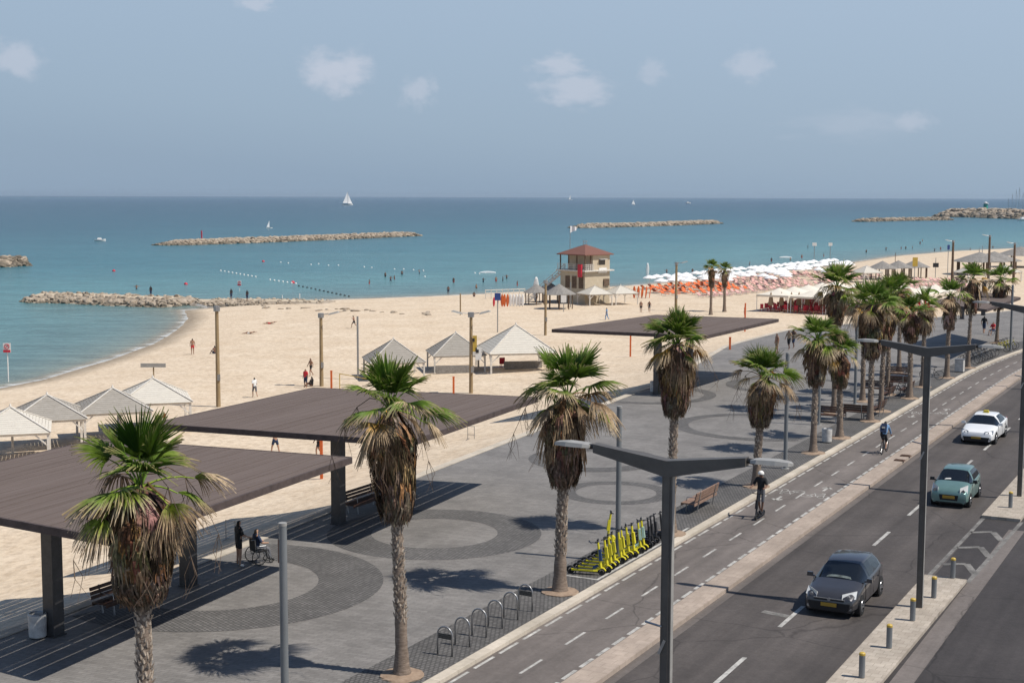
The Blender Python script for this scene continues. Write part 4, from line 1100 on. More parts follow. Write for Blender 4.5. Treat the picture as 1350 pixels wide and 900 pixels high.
b = MB(); b.box((0, 2.55, 1.50), (.30, .16, .12), top=.8); b.build('roof_sign', mat('taxi_sign_yellow', (.68, .52, .04), .4, var=0), T)
# ---------------------------------------------------------------- scooters and bicycles
m_sy = mat('scooter_yellow', (.66, .58, .03), .4, var=.06)
m_blk = mat('scooter_black', (.02, .02, .022), .5, var=.1)
m_blue = mat('blue_plastic', (.02, .06, .16), .5, var=.1)
m_mint = mat('mint_plastic', (.45, .62, .52), .5, var=.05)
def wheel_ring(mb, c, r, t, axis='x', n=20):
    if axis == 'x': pts = [(c[0], c[1] + r * math.cos(a), c[2] + r * math.sin(a)) for a in [2 * PI * i / n for i in range(n)]]
    mb.tube(pts, t, 6, closed=True)
def kick_scooter(main, second):
    """handlebar end towards local +y"""
    T = thing('kick_scooter', (0, 0, 0), 0, 'x', 'kick scooter')
    d = MB(); d.prism([(-.08, -.42), (.08, -.42), (.09, -.2), (.09, .28), (.05, .40), (-.05, .40), (-.09, .28), (-.09, -.2)], .12, .17)
    dk = d.build('deck', main, T); d = MB(); d.box((0, -.05, .174), (.14, .6, .006)); d.build('grip_mat', m_blk, dk)
    s = MB(); s.tube([(0, .36, .15), (0, .50, .24), (0, .47, .40), (0, .40, 1.02)], [.04, .048, .042, .034], 10); s.build('stem', main, T)
    s = MB(); s.box((0, .47, .64), (.115, .095, .36), M=Matrix.Rotation(D2(6), 3, 'X'), top=.8); s.tube([(0, .40, .30), (0, .30, .24), (0, .26, .17)], [.045, .05, .05], 8); s.build('battery_case', second, T)
    h = MB(); h.tube([(-.24, .36, 1.08), (-.1, .39, 1.07), (.1, .39, 1.07), (.24, .36, 1.08)], .018, 8); h.tube([(0, .39, 1.0), (0, .385, 1.12)], .03, 8); h.build('handlebar', m_blk, T)
    for y, n in ((.52, 'front'), (-.46, 'rear')):
        w = MB(); wheel_ring(w, (0, y, .12), .095, .032); w.tube([(-.02, y, .105), (.02, y, .105)], .05, 12); w.build('wheel', m_tyre, T)
        f = MB(); pts = [(0, y + .125 * math.cos(a), .105 + .125 * math.sin(a)) for a in [PI * (.1 + .8 * i / 8) for i in range(9)]]; f.tube(pts, .03, 6); f.build('mudguard', m_blk if n == 'rear' else main, T)
    k = MB(); k.bar((-.09, -.1, .12), (-.18, -.16, .01), .015, .02); k.build('kickstand', m_galv, T)
    return T
KY = Once(kick_scooter(m_sy, m_sy)); KB = Once(kick_scooter(m_sy, m_blue)); KM = Once(kick_scooter(m_sy, m_mint)); KK = Once(kick_scooter(m_blk, m_blk))
g = 'rental kick scooters parked along the kerb'
seq = 'BYYYYYYYMM'; nm = ['first and nearest', 'second', 'third', 'fourth', 'fifth', 'sixth', 'seventh', 'eighth', 'ninth', 'tenth']
for i, c in enumerate(seq):
    p = W(1.25 + i * .42, -.82 + rnd.uniform(-.06, .06), .005)
    {'B': KB, 'Y': KY, 'M': KM}[c].put(p, -AZ - PI / 2 + rnd.uniform(-.2, .2) + .22, nm[i] + ' yellow kick scooter in the row behind the near kerb' + {'B': ', with blue case', 'M': ', with pale case'}.get(c, ''), g, scale=1.12)
for i in range(6):
    p = W(5.5 + i * .36, -.75 + rnd.uniform(-.1, .1), .005)
    KK.put(p, -AZ - PI / 2 + rnd.uniform(-.3, .3), nm[i].replace('first and nearest', 'first') + ' black kick scooter beyond the yellow row', 'black kick scooters beyond the yellow ones')
KY.put(W(5.9, -1.45, .005), -AZ + 2.2, 'yellow kick scooter standing apart behind the black ones, its bars highest', g)
lf = MB(); lf.strip([W(.75, -1.75, .008), W(.75, -.2, .008)], [W(.85, -1.75, .008), W(.85, -.2, .008)]); lf.strip([W(.75, -.2, .009), W(9.5, -.2, .009)], [W(.75, -.1, .009), W(9.5, -.1, .009)]); lf.build('parking_bay_marking', m_paint, prom)
rb = random.Random(3)
def bicycle(frame_m, name='bicycle'):
    T = thing(name, (0, 0, 0), 0, 'x', 'bicycle')
    for y in (-.52, .52):
        w = MB(); wheel_ring(w, (0, y, .34), .325, .018, n=24); wl = w.build('wheel', m_tyre, T)
        s = MB()
        for k in range(9): a = PI * k / 9; s.tube([(0, y - .31 * math.cos(a), .34 - .31 * math.sin(a)), (0, y + .31 * math.cos(a), .34 + .31 * math.sin(a))], .0035, 3, caps=False)
        s.build('spokes', m_galv, wl, kind='stuff')
    f = MB(); bb = (0, -.08, .30); st_ = (0, -.20, .78); hd = (0, .34, .82); hl = (0, .38, .68)
    for a, b_ in ((bb, st_), (bb, hl), ((0, -.17, .70), hd), (bb, (0, -.52, .34)), ((0, -.18, .70), (0, -.52, .34)), (hd, (0, .52, .34))): f.tube([a, b_], .018, 6)
    f.build('frame', frame_m, T)
    h = MB(); h.tube([(0, .34, .80), (0, .32, .98)], .016, 6); h.tube([(-.27, .26, 1.02), (-.1, .33, .99), (.1, .33, .99), (.27, .26, 1.02)], .015, 6); h.build('handlebar', m_blk, T)
    s = MB(); s.tube([(0, -.20, .76), (0, -.225, .88)], .014, 6); s.box((0, -.24, .90), (.13, .26, .05), top=.8); s.build('saddle', m_blk, T)
    c = MB(); c.tube([(-.05, -.08, .30), (.05, -.08, .30)], .09, 14); c.build('chainring', m_galv, T)
    return T
BK = Once(bicycle(m_blk)); BG = Once(bicycle(m_galv)); BY = Once(bicycle(m_sy))
g = 'bicycles parked by the kerb'
names = ['first', 'second', 'third', 'fourth', 'fifth', 'sixth', 'seventh', 'eighth', 'ninth', 'tenth']
for i in range(8):
    s = 72.0 + i * .95
    (BK, BG)[i % 2].put(W(s, -.9, .005), HD(s) - PI / 2 + rb.uniform(-.2, .5), names[i] + ' parked bicycle counting from the right hand palm trunk of the row', g)
for i in range(4):
    s = 83 + i * .9
    BY.put(W(s, -1.0, .005), HD(s) - PI / 2 + rb.uniform(-.3, .3), names[i] + ' yellow bicycle beside the farthest post at the bend', g)
BK.put(G(1228, 500, 0), 1.2, 'lone bicycle standing behind the middle lamp post near the kerb', g)
BK.put(G(1190, 522, 0), .6, 'bicycle leaning at the dark bench in the palm cluster', g)
# ---------------------------------------------------------------- people
SKIN = mat('skin', (.40, .235, .155), .6, var=.06); SKIN_D = mat('dark_skin', (.17, .09, .06), .6, var=.06); SKIN_T = mat('tanned_skin', (.30, .16, .10), .6, var=.05)
HAIR = mat('dark_hair', (.02, .015, .012), .7, var=.2)
def cloth(n, c): return mat(n, c, .85, var=.12, vscale=6)
C_BLACK = cloth('black_cloth', (.018, .018, .02)); C_WHITE = cloth('white_cloth', (.70, .70, .68)); C_GREY = cloth('grey_cloth', (.13, .13, .14)); C_RED = cloth('red_cloth', (.55, .03, .04))
C_BLUE = cloth('blue_cloth', (.16, .28, .45)); C_NAVY = cloth('navy_cloth', (.02, .035, .08)); C_ORANGE = cloth('orange_cloth', (.70, .16, .03)); C_TAN = cloth('tan_cloth', (.35, .25, .16)); C_YEL = cloth('yellow_cloth', (.6, .45, .08))
POSES = {}
def J(pel=(0, 0, .95), lean=0.0, arms=None, legs=None, headf=0.0, yaw=0.0):
    """joint positions; y is the way the person faces"""
    P = Vector(pel); R = Matrix.Rotation(-lean, 3, 'X')
    up = lambda v: P + R @ Vector(v)
    j = {'pel': P, 'sp': up((0, .005, .17)), 'ch': up((0, 0, .40)), 'nk': up((0, .0, .545)), 'hd': up((0, .02 + headf, .645)), 'ht': up((0, .015 + headf, .735)), 'ns': up((0, .105 + headf, .655))}
    for s, n in ((-1, 'l'), (1, 'r')):
        j['sh' + n] = up((s * .175, 0, .465))
        a = (arms or {}).get(n, ((s * .06, -.02, -.27), (s * .02, .06, -.25)))
        j['el' + n] = j['sh' + n] + Vector(a[0]); j['wr' + n] = j['el' + n] + Vector(a[1]); j['ha' + n] = j['wr' + n] + Vector(a[1]).normalized() * .085
        j['hp' + n] = P + Vector((s * .095, 0, -.04))
        l = (legs or {}).get(n, ((s * .01, .02, -.42), (0, -.03, -.42)))
        j['kn' + n] = j['hp' + n] + Vector(l[0]); j['an' + n] = j['kn' + n] + Vector(l[1]); j['to' + n] = j['an' + n] + Vector(l[2] if len(l) > 2 else (s * .02, .15, -.04))
    return j
RAD = {'pel': .135, 'sp': .118, 'ch': .135, 'nk': .055, 'hd': .092, 'ht': .072, 'ns': .02, 'sh': .062, 'el': .043, 'wr': .029, 'ha': .033, 'hp': .088, 'kn': .057, 'an': .037, 'to': .035}
EDG = [('pel', 'sp'), ('sp', 'ch'), ('ch', 'nk'), ('nk', 'hd'), ('hd', 'ht'), ('hd', 'ns')] + [e for n in 'lr' for e in (('ch', 'sh' + n), ('sh' + n, 'el' + n), ('el' + n, 'wr' + n), ('wr' + n, 'ha' + n), ('pel', 'hp' + n), ('hp' + n, 'kn' + n), ('kn' + n, 'an' + n), ('an' + n, 'to' + n))]
REG = {('pel', 'sp'): 'waist', ('sp', 'ch'): 'torso', ('ch', 'nk'): 'torso', ('nk', 'hd'): 'head', ('hd', 'ht'): 'head', ('hd', 'ns'): 'face', 'sh': 'uparm', 'el': 'uparm', 'wr': 'forearm', 'ha': 'hand', 'hp': 'hips', 'kn': 'thigh', 'an': 'calf', 'to': 'foot'}
def body_mesh(key, j, fingers=False):
    """one continuous skinned surface; returns (mesh, region name of each face)"""
    if key in POSES: return POSES[key]
    names = list(j.keys()); idx = {n: i for i, n in enumerate(names)}
    V = [j[n] for n in names]; R = [RAD[n if n in RAD else n[:-1]] for n in names]; E = [(idx[a], idx[b]) for a, b in EDG]
    if fingers:
        for n in 'lr':
            h = j['ha' + n]; w = j['wr' + n]; d = (h - w).normalized(); sd_ = d.cross(Vector((0, 1, 0)) if abs(d.y) < .8 else Vector((0, 0, 1))).normalized()
            nr = d.cross(sd_)
            for k, (o, L_) in enumerate(((-.030, .062), (-.010, .075), (.010, .07), (.030, .055))):
                a = len(V); V += [h + sd_ * o + d * .028, h + sd_ * o * 1.15 + d * (.02 + L_ * .6) + nr * .008, h + sd_ * o * 1.2 + d * (.01 + L_ * .9) + nr * .028]; R += [.010, .009, .007]; E += [(idx['ha' + n], a), (a, a + 1), (a + 1, a + 2)]
            a = len(V); V += [h - d * .035 + sd_ * .042, h + sd_ * .062 + d * .02]; R += [.011, .009]; E += [(idx['ha' + n], a), (a, a + 1)]
    me = bpy.data.meshes.new('sk'); me.from_pydata([tuple(v) for v in V], E, []); o = bpy.data.objects.new('sk', me); col.objects.link(o)
    md = o.modifiers.new('s', 'SKIN'); md.use_smooth_shade = True
    for i, sv in enumerate(me.skin_vertices[0].data): sv.radius = (R[i], R[i]); sv.use_root = (i == 0)
    # flatter chest and pelvis
    for n in ('pel', 'sp', 'ch'): me.skin_vertices[0].data[idx[n]].radius = (R[idx[n]] * 1.08, R[idx[n]] * .82)
    su = o.modifiers.new('u', 'SUBSURF'); su.levels = 1; su.render_levels = 1
    dg = bpy.context.evaluated_depsgraph_get(); dg.update()
    m2 = bpy.data.meshes.new_from_object(o.evaluated_get(dg)); m2.name = 'body'
    bpy.data.objects.remove(o); bpy.data.meshes.remove(me)
    m2.materials.clear()
    segs = [(j[a], j[b], REG.get((a, b)) or REG[b[:-1]]) for a, b in EDG]
    reg = []
    for p in m2.polygons:
        c = p.center; best = 9; r = ''
        for a, b, n in segs:
            d = b - a; t = max(0, min(1, (c - a).dot(d) / max(1e-9, d.length_squared))); q = (c - a - d * t).length
            if q < best: best = q; r = n
            if n == 'uparm' and q == best: r = 'uparm' + ('1' if t < .9 else '2')
            if n == 'thigh' and q == best: r = 'thigh' + ('1' if t < .55 else '2')
        if r == 'head' and (c.z > j['hd'].z + .035 or (c - j['hd']).dot(j['ns'] - j['hd']) < -.002): r = 'hair'
        reg.append(r)
    POSES[key] = (m2, reg)
    return m2, reg
def garment(m2, reg, regs, infl, name, m, parent):
    keep = [p for p, r in zip(m2.polygons, reg) if r in regs]
    if not keep: return
    ids = {}; V = []; F = []
    for p in keep:
        f = []
        for vi in p.vertices:
            if vi not in ids:
                v = m2.vertices[vi]; ids[vi] = len(V); V.append(v.co + v.normal * infl)
            f.append(ids[vi])
        F.append(tuple(f))
    b = MB(); b.add(V, F); return b.build(name, m, parent, smooth=True)
TORSO = ('torso', 'waist', 'uparm1'); LEGS_S = ('hips', 'thigh1', 'waist0'); ALL_LEG = ('hips', 'thigh1', 'thigh2', 'calf')
SUITS = {'shirt': TORSO + ('hips0',), 'tank': ('torso', 'waist'), 'shorts': ('hips', 'thigh1', 'thigh2'), 'trunks': ('hips', 'thigh1'), 'trousers': ALL_LEG, 'long': TORSO + ('uparm2', 'forearm'), 'dress': ('torso', 'waist', 'hips', 'thigh1'), 'shoes': ('foot',), 'bra': ('torso',)}
def person(pose, j, wear, label, loc, rz, scale=1.0, skin=None, hair=HAIR, group=None, fingers=False, cat='person', extra=None):
    m2, reg = body_mesh(pose, j, fingers)
    me = m2.copy(); me.materials.append(skin or SKIN)
    root = bpy.data.objects.new('person', me); col.objects.link(root)
    root.location = loc; root.rotation_euler = (0, 0, rz); root.scale = (scale,) * 3
    tag(root, label, cat, group)
    for k, m in wear: garment(m2, reg, SUITS[k], .014 if k != 'shoes' else .012, {'shirt': 'shirt', 'tank': 'vest', 'shorts': 'shorts', 'trunks': 'shorts', 'trousers': 'trousers', 'long': 'jacket', 'dress': 'dress', 'shoes': 'shoes', 'bra': 'bikini_top'}[k], m, root)
    if hair: garment(m2, reg, ('hair',), .012, 'hair', hair, root)
    return root
STAND = J()
WALK = J(legs={'l': ((-.01, .16, -.39), (0, -.02, -.42)), 'r': ((.01, -.06, -.42), (0, -.24, -.34))}, arms={'l': ((-.05, -.12, -.24), (-.01, .02, -.25)), 'r': ((.05, .10, -.25), (.01, .12, -.22))}, lean=.04)
RUN = J(pel=(0, 0, .93), legs={'l': ((-.01, .28, -.32), (0, .02, -.42)), 'r': ((.01, -.10, -.41), (0, -.38, -.16))}, arms={'l': ((-.08, -.18, -.18), (.02, .18, -.14)), 'r': ((.08, .12, -.22), (-.02, .2, .10))}, lean=.18)
REACH = J(arms={'l': ((-.22, .05, -.12), (-.16, .10, .12)), 'r': ((.22, .05, -.1), (.18, .10, .10))}, legs={'l': ((-.10, .05, -.41), (-.06, -.03, -.41)), 'r': ((.10, .02, -.41), (.08, -.05, -.41))}, lean=.1)
SIT = J(pel=(0, 0, .13), lean=-.05, legs={'l': ((-.05, .36, .20), (0, .24, -.28)), 'r': ((.05, .36, .20), (0, .24, -.28))}, arms={'l': ((-.1, .10, -.24), (.02, .2, -.02)), 'r': ((.1, .10, -.24), (-.02, .2, -.02))})
SEAT = J(pel=(0, 0, .55), lean=-.05, legs={'l': ((-.02, .42, .0), (0, .08, -.42)), 'r': ((.02, .42, .0), (0, .08, -.42))}, arms={'l': ((-.05, .12, -.24), (.02, .22, -.03)), 'r': ((.05, .12, -.24), (-.02, .22, -.03))})
LIE = J(pel=(0, 0, .12), lean=-1.35, legs={'l': ((-.02, .42, .02), (0, .42, -.03)), 'r': ((.02, .40, .14), (0, .30, -.18))}, arms={'l': ((-.2, .10, .02), (-.1, .22, -.02)), 'r': ((.2, -.12, .02), (.05, -.2, .02))})
SCOOT = J(pel=(0, 0, 1.08), lean=.06, legs={'l': ((-.0, .05, -.42), (.05, -.03, -.42)), 'r': ((-.0, .02, -.42), (-.05, -.14, -.40))}, arms={'l': ((-.10, .10, -.24), (.0, .26, -.04)), 'r': ((.10, .10, -.24), (.0, .26, -.04))})
CYCLE = J(pel=(0, -.24, 1.02), lean=.55, legs={'l': ((-.01, .33, -.26), (0, -.08, -.42)), 'r': ((.01, .22, -.36), (0, -.20, -.36))}, arms={'l': ((-.06, .14, -.24), (-.02, .14, -.19)), 'r': ((.06, .14, -.24), (.02, .14, -.19))})
# scooter rider
q = W(13.0, 1.63, -.10)
T = KK.o; sc2 = copy_tree(KK.o, q, -AZ + PI, 'black kick scooter ridden on the cycle lane by the person in a white helmet', 'black kick scooters beyond the yellow ones'); del sc2['group']
r_ = person('scoot', SCOOT, [('shirt', C_BLACK), ('shorts', C_GREY), ('shoes', C_BLACK)], 'person in black shirt and white helmet standing on a kick scooter in the cycle lane', q + Vector((math.sin(AZ) * .08, math.cos(AZ) * .08, .04)), -AZ + PI, 1.02, SKIN_D, fingers=True, hair=None)
def helmet(parent, j, m, r=.125):
    h = MB(); c = j['hd'] + (j['ht'] - j['hd']) * .35
    prof = [(r * math.cos(a), r * .95 * math.sin(a)) for a in [D2(-12 + 102 * i / 7) for i in range(8)]]; prof[-1] = (.002, prof[-1][1])
    h.lathe(prof, 18, c=(c.x, c.y, c.z + .01), caps=False); return h.build('helmet', m, parent, smooth=True)
helmet(r_, SCOOT, m_white)
# cyclist from behind
q = W(30.4, 2.6, -.10)
BK.put(q, -AZ, 'bicycle ridden away along the cycle lane by the person with a backpack')['label'] = 'bicycle ridden away along the cycle lane by the person with a backpack'
r_ = person('cycle', CYCLE, [('long', C_BLUE), ('shorts', C_BLACK), ('shoes', C_BLACK)], 'person with a navy backpack cycling away in the cycle lane', q, -AZ, 1.0, SKIN, fingers=True)
tag(r_, group=None)
b = MB(); c = CYCLE['ch']; b.box((c.x, c.y - .19, c.z - .02), (.30, .18, .46), M=Matrix.Rotation(-.45, 3, 'X'), top=.85)
bp_ = b.build('backpack', C_NAVY, None, label='navy backpack worn by the person cycling away', cat='backpack'); bp_.location = r_.location; bp_.rotation_euler = r_.rotation_euler
b = MB(); b.box((c.x, c.y - .295, c.z + .02), (.16, .02, .10), M=Matrix.Rotation(-.45, 3, 'X')); b.build('reflective_patch', m_lampe, bp_)
# woman pushing a wheelchair under the first roof's edge
q = G(315, 746, 0)
PUSH = J(arms={'l': ((-.04, .08, -.26), (.02, .22, -.08)), 'r': ((.04, .08, -.26), (-.02, .22, -.08))})
hd = -AZ - .45
person('push', PUSH, [('shirt', C_BLACK), ('trunks', C_BLACK), ('shoes', C_WHITE)], 'person in black seen from behind, pushing a wheelchair past the nearest shade roof', q, hd, .97, SKIN, fingers=True)
dv = Vector((-math.sin(hd), math.cos(hd), 0))
wq = q + dv * .72
T = thing('wheelchair', wq, hd, 'wheelchair pushed along the promenade by the person in black', 'wheelchair')
for s in (-1, 1):
    w = MB(); wheel_ring(w, (s * .29, -.05, .30), .285, .018, n=26); wl = w.build('wheel', m_tyre, T)
    w = MB(); 
    for k in range(8): a = PI * k / 8; w.tube([(s * .29, -.05 - .27 * math.cos(a), .30 - .27 * math.sin(a)), (s * .29, -.05 + .27 * math.cos(a), .30 + .27 * math.sin(a))], .004, 3, caps=False)
    w.build('spokes', m_galv, wl, kind='stuff')
    w = MB(); wheel_ring(w, (s * .24, .42, .09), .075, .018, n=14); w.build('castor', m_tyre, T)
b = MB(); b.box((0, .08, .46), (.46, .44, .05)); b.build('seat', C_BLACK, T)
b = MB(); b.box((0, -.16, .70), (.46, .04, .44)); b.build('backrest', C_BLACK, T)
b = MB()
for s in (-1, 1):
    b.tube([(s * .24, -.34, .92), (s * .24, -.20, .92), (s * .24, -.16, .45), (s * .24, -.1, .3)], .014, 6); b.tube([(s * .24, -.16, .66), (s * .24, .22, .66), (s * .24, .26, .45), (s * .2, .5, .12)], .014, 6); b.tube([(s * .24, .42, .12), (s * .24, .28, .45)], .014, 6)
b.tube([(-.24, .1, .44), (.24, .1, .44)], .014, 6)
b.build('frame', m_galv, T)
person('seat', SEAT, [('shirt', C_NAVY), ('trousers', C_GREY), ('shoes', C_BLACK)], 'person sitting in the wheelchair on the promenade', wq + Vector((0, 0, .03)) - dv * .02, hd, .95, SKIN)
# people on the beach and promenade (foot pixel, height pixels)
ppl = [
 ((336, 524), WALK, 'walk', 1.0, [('shirt', C_WHITE), ('shorts', C_GREY)], 'person in a white shirt walking on the sand left of the light pole', SKIN, .6, 1.72),
 ((403, 511), STAND, 'stand', 1.0, [('shirt', C_RED), ('shorts', C_NAVY)], 'person in a red shirt standing on the sand above the middle shade roof', SKIN_T, 2.6, 1.7),
 ((410, 496), WALK, 'walk', 1.0, [('trunks', C_BLACK)], 'bare chested person walking behind the person in red', SKIN_T, 2.2, 1.75),
 ((254, 467), STAND, 'stand', 1.0, [('trunks', C_RED)], 'bare chested person standing alone near the left shoreline', SKIN_T, .2, 1.75),
 ((363, 600), REACH, 'reach', 1.0, [('trunks', C_NAVY)], 'bare backed person in dark shorts seen between the two nearest roofs', SKIN, .3, 1.75),
 ((420, 603), WALK, 'walk', 1.0, [('trunks', C_BLACK)], 'person behind the orange volleyball post between the two nearest roofs', SKIN_T, 1.9, 1.75),
 ((467, 433), RUN, 'run', 1.0, [('trunks', C_BLACK)], 'person running across the open sand beside the thin tall pole', SKIN_T, 1.3, 1.72),
 ((800, 422), WALK, 'walk', 1.0, [('shirt', C_BLUE), ('trousers', C_BLUE)], 'person in blue walking behind the far shade roof', SKIN, 1.2, 1.72),
 ((845, 412), STAND, 'stand', 1.0, [('trunks', C_BLACK)], 'left of two people strolling on the sand beyond the far shade roof', SKIN_T, 2.8, 1.7),
 ((856, 412), WALK, 'walk', 1.0, [('tank', C_BLACK), ('trunks', C_GREY)], 'right of two people strolling on the sand beyond the far shade roof', SKIN_T, 2.9, 1.7),
 ((982, 419), STAND, 'stand', 1.0, [('shirt', C_RED), ('shorts', C_RED)], 'person in red standing at the corner of the cream marquee', SKIN_T, 1.0, 1.7),
 ((591, 389), STAND, 'stand', 1.0, [('trunks', C_NAVY)], 'dark figure standing at the shoreline in the middle', SKIN_D, 0, 1.7),
 ((625, 391), SIT, 'sit', 1.0, [('trunks', C_NAVY)], 'person sitting at the shoreline left of the white fence', SKIN_D, 0, 1.7),
 ((1024, 466), STAND, 'stand', 1.0, [('trunks', C_TAN)], 'bare chested person beside the promenade edge behind the leaning palm', SKIN_T, 2.0, 1.72),
 ((1040, 461), WALK, 'walk', 1.0, [('shirt', C_TAN), ('shorts', C_BLACK)], 'first of two people walking in the promenade behind the lowest palms', SKIN_D, 2.4, 1.72),
 ((1046, 459), WALK, 'walk', 1.0, [('tank', C_BLACK), ('shorts', C_NAVY)], 'second of two people walking in the promenade behind the lowest palms', SKIN_D, 2.4, 1.72),
]
pz = {(1024, 466): 0, (1040, 461): 0, (1046, 459): 0}
for (px, py), j, key, sc_, wear, lab, skin, rz, hh in ppl:
    loc = G(px, py, 0) if (px, py) in pz else GS(px, py)
    person(key, j, wear, lab, loc, rz, hh / 1.72, skin)
person('lie', LIE, [('trunks', C_RED)], 'person sunbathing flat on the sand left of the middle of the beach', GS(356, 427), 1.5, 1.0, SKIN_T)
person('lie', LIE, [('trunks', C_WHITE)], 'smaller looking person lying on the sand, nearer than the other sunbather', GS(329, 440), 1.3, 1.0, SKIN_T)
person('sit', SIT, [('trunks', C_NAVY)], 'person sitting beside bags on the sand left of the nearest light pole', GS(283, 466), .8, 1.0, SKIN_D)
person('sit', SIT, [('shirt', C_BLACK)], 'person crouching in black beside the person in red', GS(411, 509), 1.2, 1.0, SKIN_D)
person('walk', WALK, [('shirt', C_BLACK), ('shorts', C_NAVY)], 'person in dark clothes pushing on between the last two palms of the promenade', G(1297, 440, 0), HD(95), 1.02, SKIN)
b_ = person('seat', SEAT, [('shirt', C_RED), ('shorts', C_NAVY)], 'person seated beside the trunk of the last palm', G(1309, 442, 0), 2.2, 1.0, SKIN)
T = thing('folding_stool', G(1309, 442, 0), 2.2, 'folding stool under the person beside the last palm', 'stool')
b = MB(); b.box((0, -.02, .44), (.4, .38, .04)); b.build('seat', C_NAVY, T)
for sx in (-1, 1):
    b = MB(); b.bar((sx * .17, -.18, 0), (sx * .17, .15, .43), .03, .03); b.build('leg', m_galv, T); b = MB(); b.bar((sx * .14, .18, 0), (sx * .14, -.17, .43), .03, .03); b.build('leg', m_galv, T)
# figures on the near groyne
GROYNE_PEOPLE = [((199, 391), 'figure in dark clothes standing on top of the near groyne'), ((305, 394), 'dark figure standing beside the red and white sign'), ((326, 396), 'dark figure standing right of the red and white sign')]
# bathers in the water, shown from the chest up
bath = [(180, 381), (520, 368), (515, 371), (487, 374), (530, 362), (553, 361), (637, 372), (654, 371), (663, 371), (682, 376), (668, 367), (628, 380), (760, 350), (879, 361), (913, 359), (988, 350), (1017, 345), (1042, 343), (1057, 340), (1086, 338), (1065, 327), (1074, 324), (1142, 333), (1168, 330), (1188, 328), (1194, 328), (1203, 328), (1213, 322), (1216, 318), (1232, 331), (1240, 329), (1279, 331), (1309, 327), (880, 372), (1052, 352), (508, 365), (598, 373)]
bath = sorted(set(bath))
words = ['left of the groyne', 'off the long breakwater', 'off the buoy line', 'in front of the lifeguard tower', 'off the white parasols', 'off the far beach']
for i, (px, py) in enumerate(bath):
    z = SEA - .85; p = G(px, py, SEA)
    z = min(z, SEA - .5)
    zone = words[0] if px < 300 else words[2] if px < 600 else words[3] if px < 800 else words[4] if px < 1060 else words[5]
    person('reach' if i % 3 == 0 else 'stand', REACH if i % 3 == 0 else STAND, [('trunks', (C_NAVY, C_RED, C_BLACK)[i % 3])], 'small dark bather waist deep in the sea ' + zone, Vector((p.x, p.y, z + (i % 4) * .1)), i * 1.3, 1.0, (SKIN_T, SKIN_D)[i % 2], group='bathers ' + zone)
# ---------------------------------------------------------------- beach furniture and buildings
def SCL(p): return F_PX / (Vector(p) - CAM).length
m_slat = mat('weathered_slats', (.26, .235, .20), .85, c2=(.37, .34, .30), vscale=2.0, stretch=(1, 1, 9), spec=.15)
m_slatw = mat('white_washed_slats', (.50, .46, .40), .85, c2=(.62, .58, .50), vscale=2.0, stretch=(1, 1, 9), spec=.15)
m_beam = mat('white_washed_beams', (.62, .58, .52), .8, var=.12, vscale=3)
m_reed = mat('grey_reed_roof', (.17, .155, .14), .95, c2=(.30, .28, .255), vscale=5, bump=.8, bscale=12)
m_canvas = mat('cream_canvas', (.66, .60, .50), .85, c2=(.74, .68, .58), vscale=1.5, spec=.1)
m_wpost = mat('tan_wood_pole', (.24, .165, .085), .85, c2=(.34, .25, .14), vscale=3, stretch=(1, 1, .3))
m_dpost = mat('brown_wood_post', (.13, .085, .055), .85, var=.25)
m_par = mat('white_parasol_cloth', (.80, .79, .77), .8, var=.04)
m_org = mat('orange_fabric', (.62, .13, .03), .7, var=.15, vscale=5)
m_pink = mat('faded_pink_fabric', (.50, .24, .20), .7, c2=(.62, .40, .36), vscale=1)
m_redp = mat('red_plastic', (.55, .025, .045), .5, var=.15)
m_orgp = mat('orange_paint', (.60, .12, .025), .6, var=.1)
m_cream = mat('cream_plaster', (.45, .37, .26), .85, c2=(.54, .46, .34), vscale=1.5)
m_tile = mat('red_brown_tiles', (.15, .065, .048), .8, c2=(.21, .095, .07), vscale=3, stretch=(1, 1, 8))
m_rock = mat('limestone_boulder', (.20, .155, .11), .95, c2=(.48, .40, .31), vscale=.9, bump=.8, bscale=4)
m_sandy = mat('packed_sand', (.42, .34, .24), .95, c2=(.58, .48, .35), vscale=.7, bump=.6, bscale=3)
m_rockd = mat('wet_dark_boulder', (.09, .075, .055), .8, c2=(.22, .18, .13), vscale=.8, bump=.8, bscale=4)
m_blueb = mat('blue_board', (.03, .06, .22), .5, var=.05)

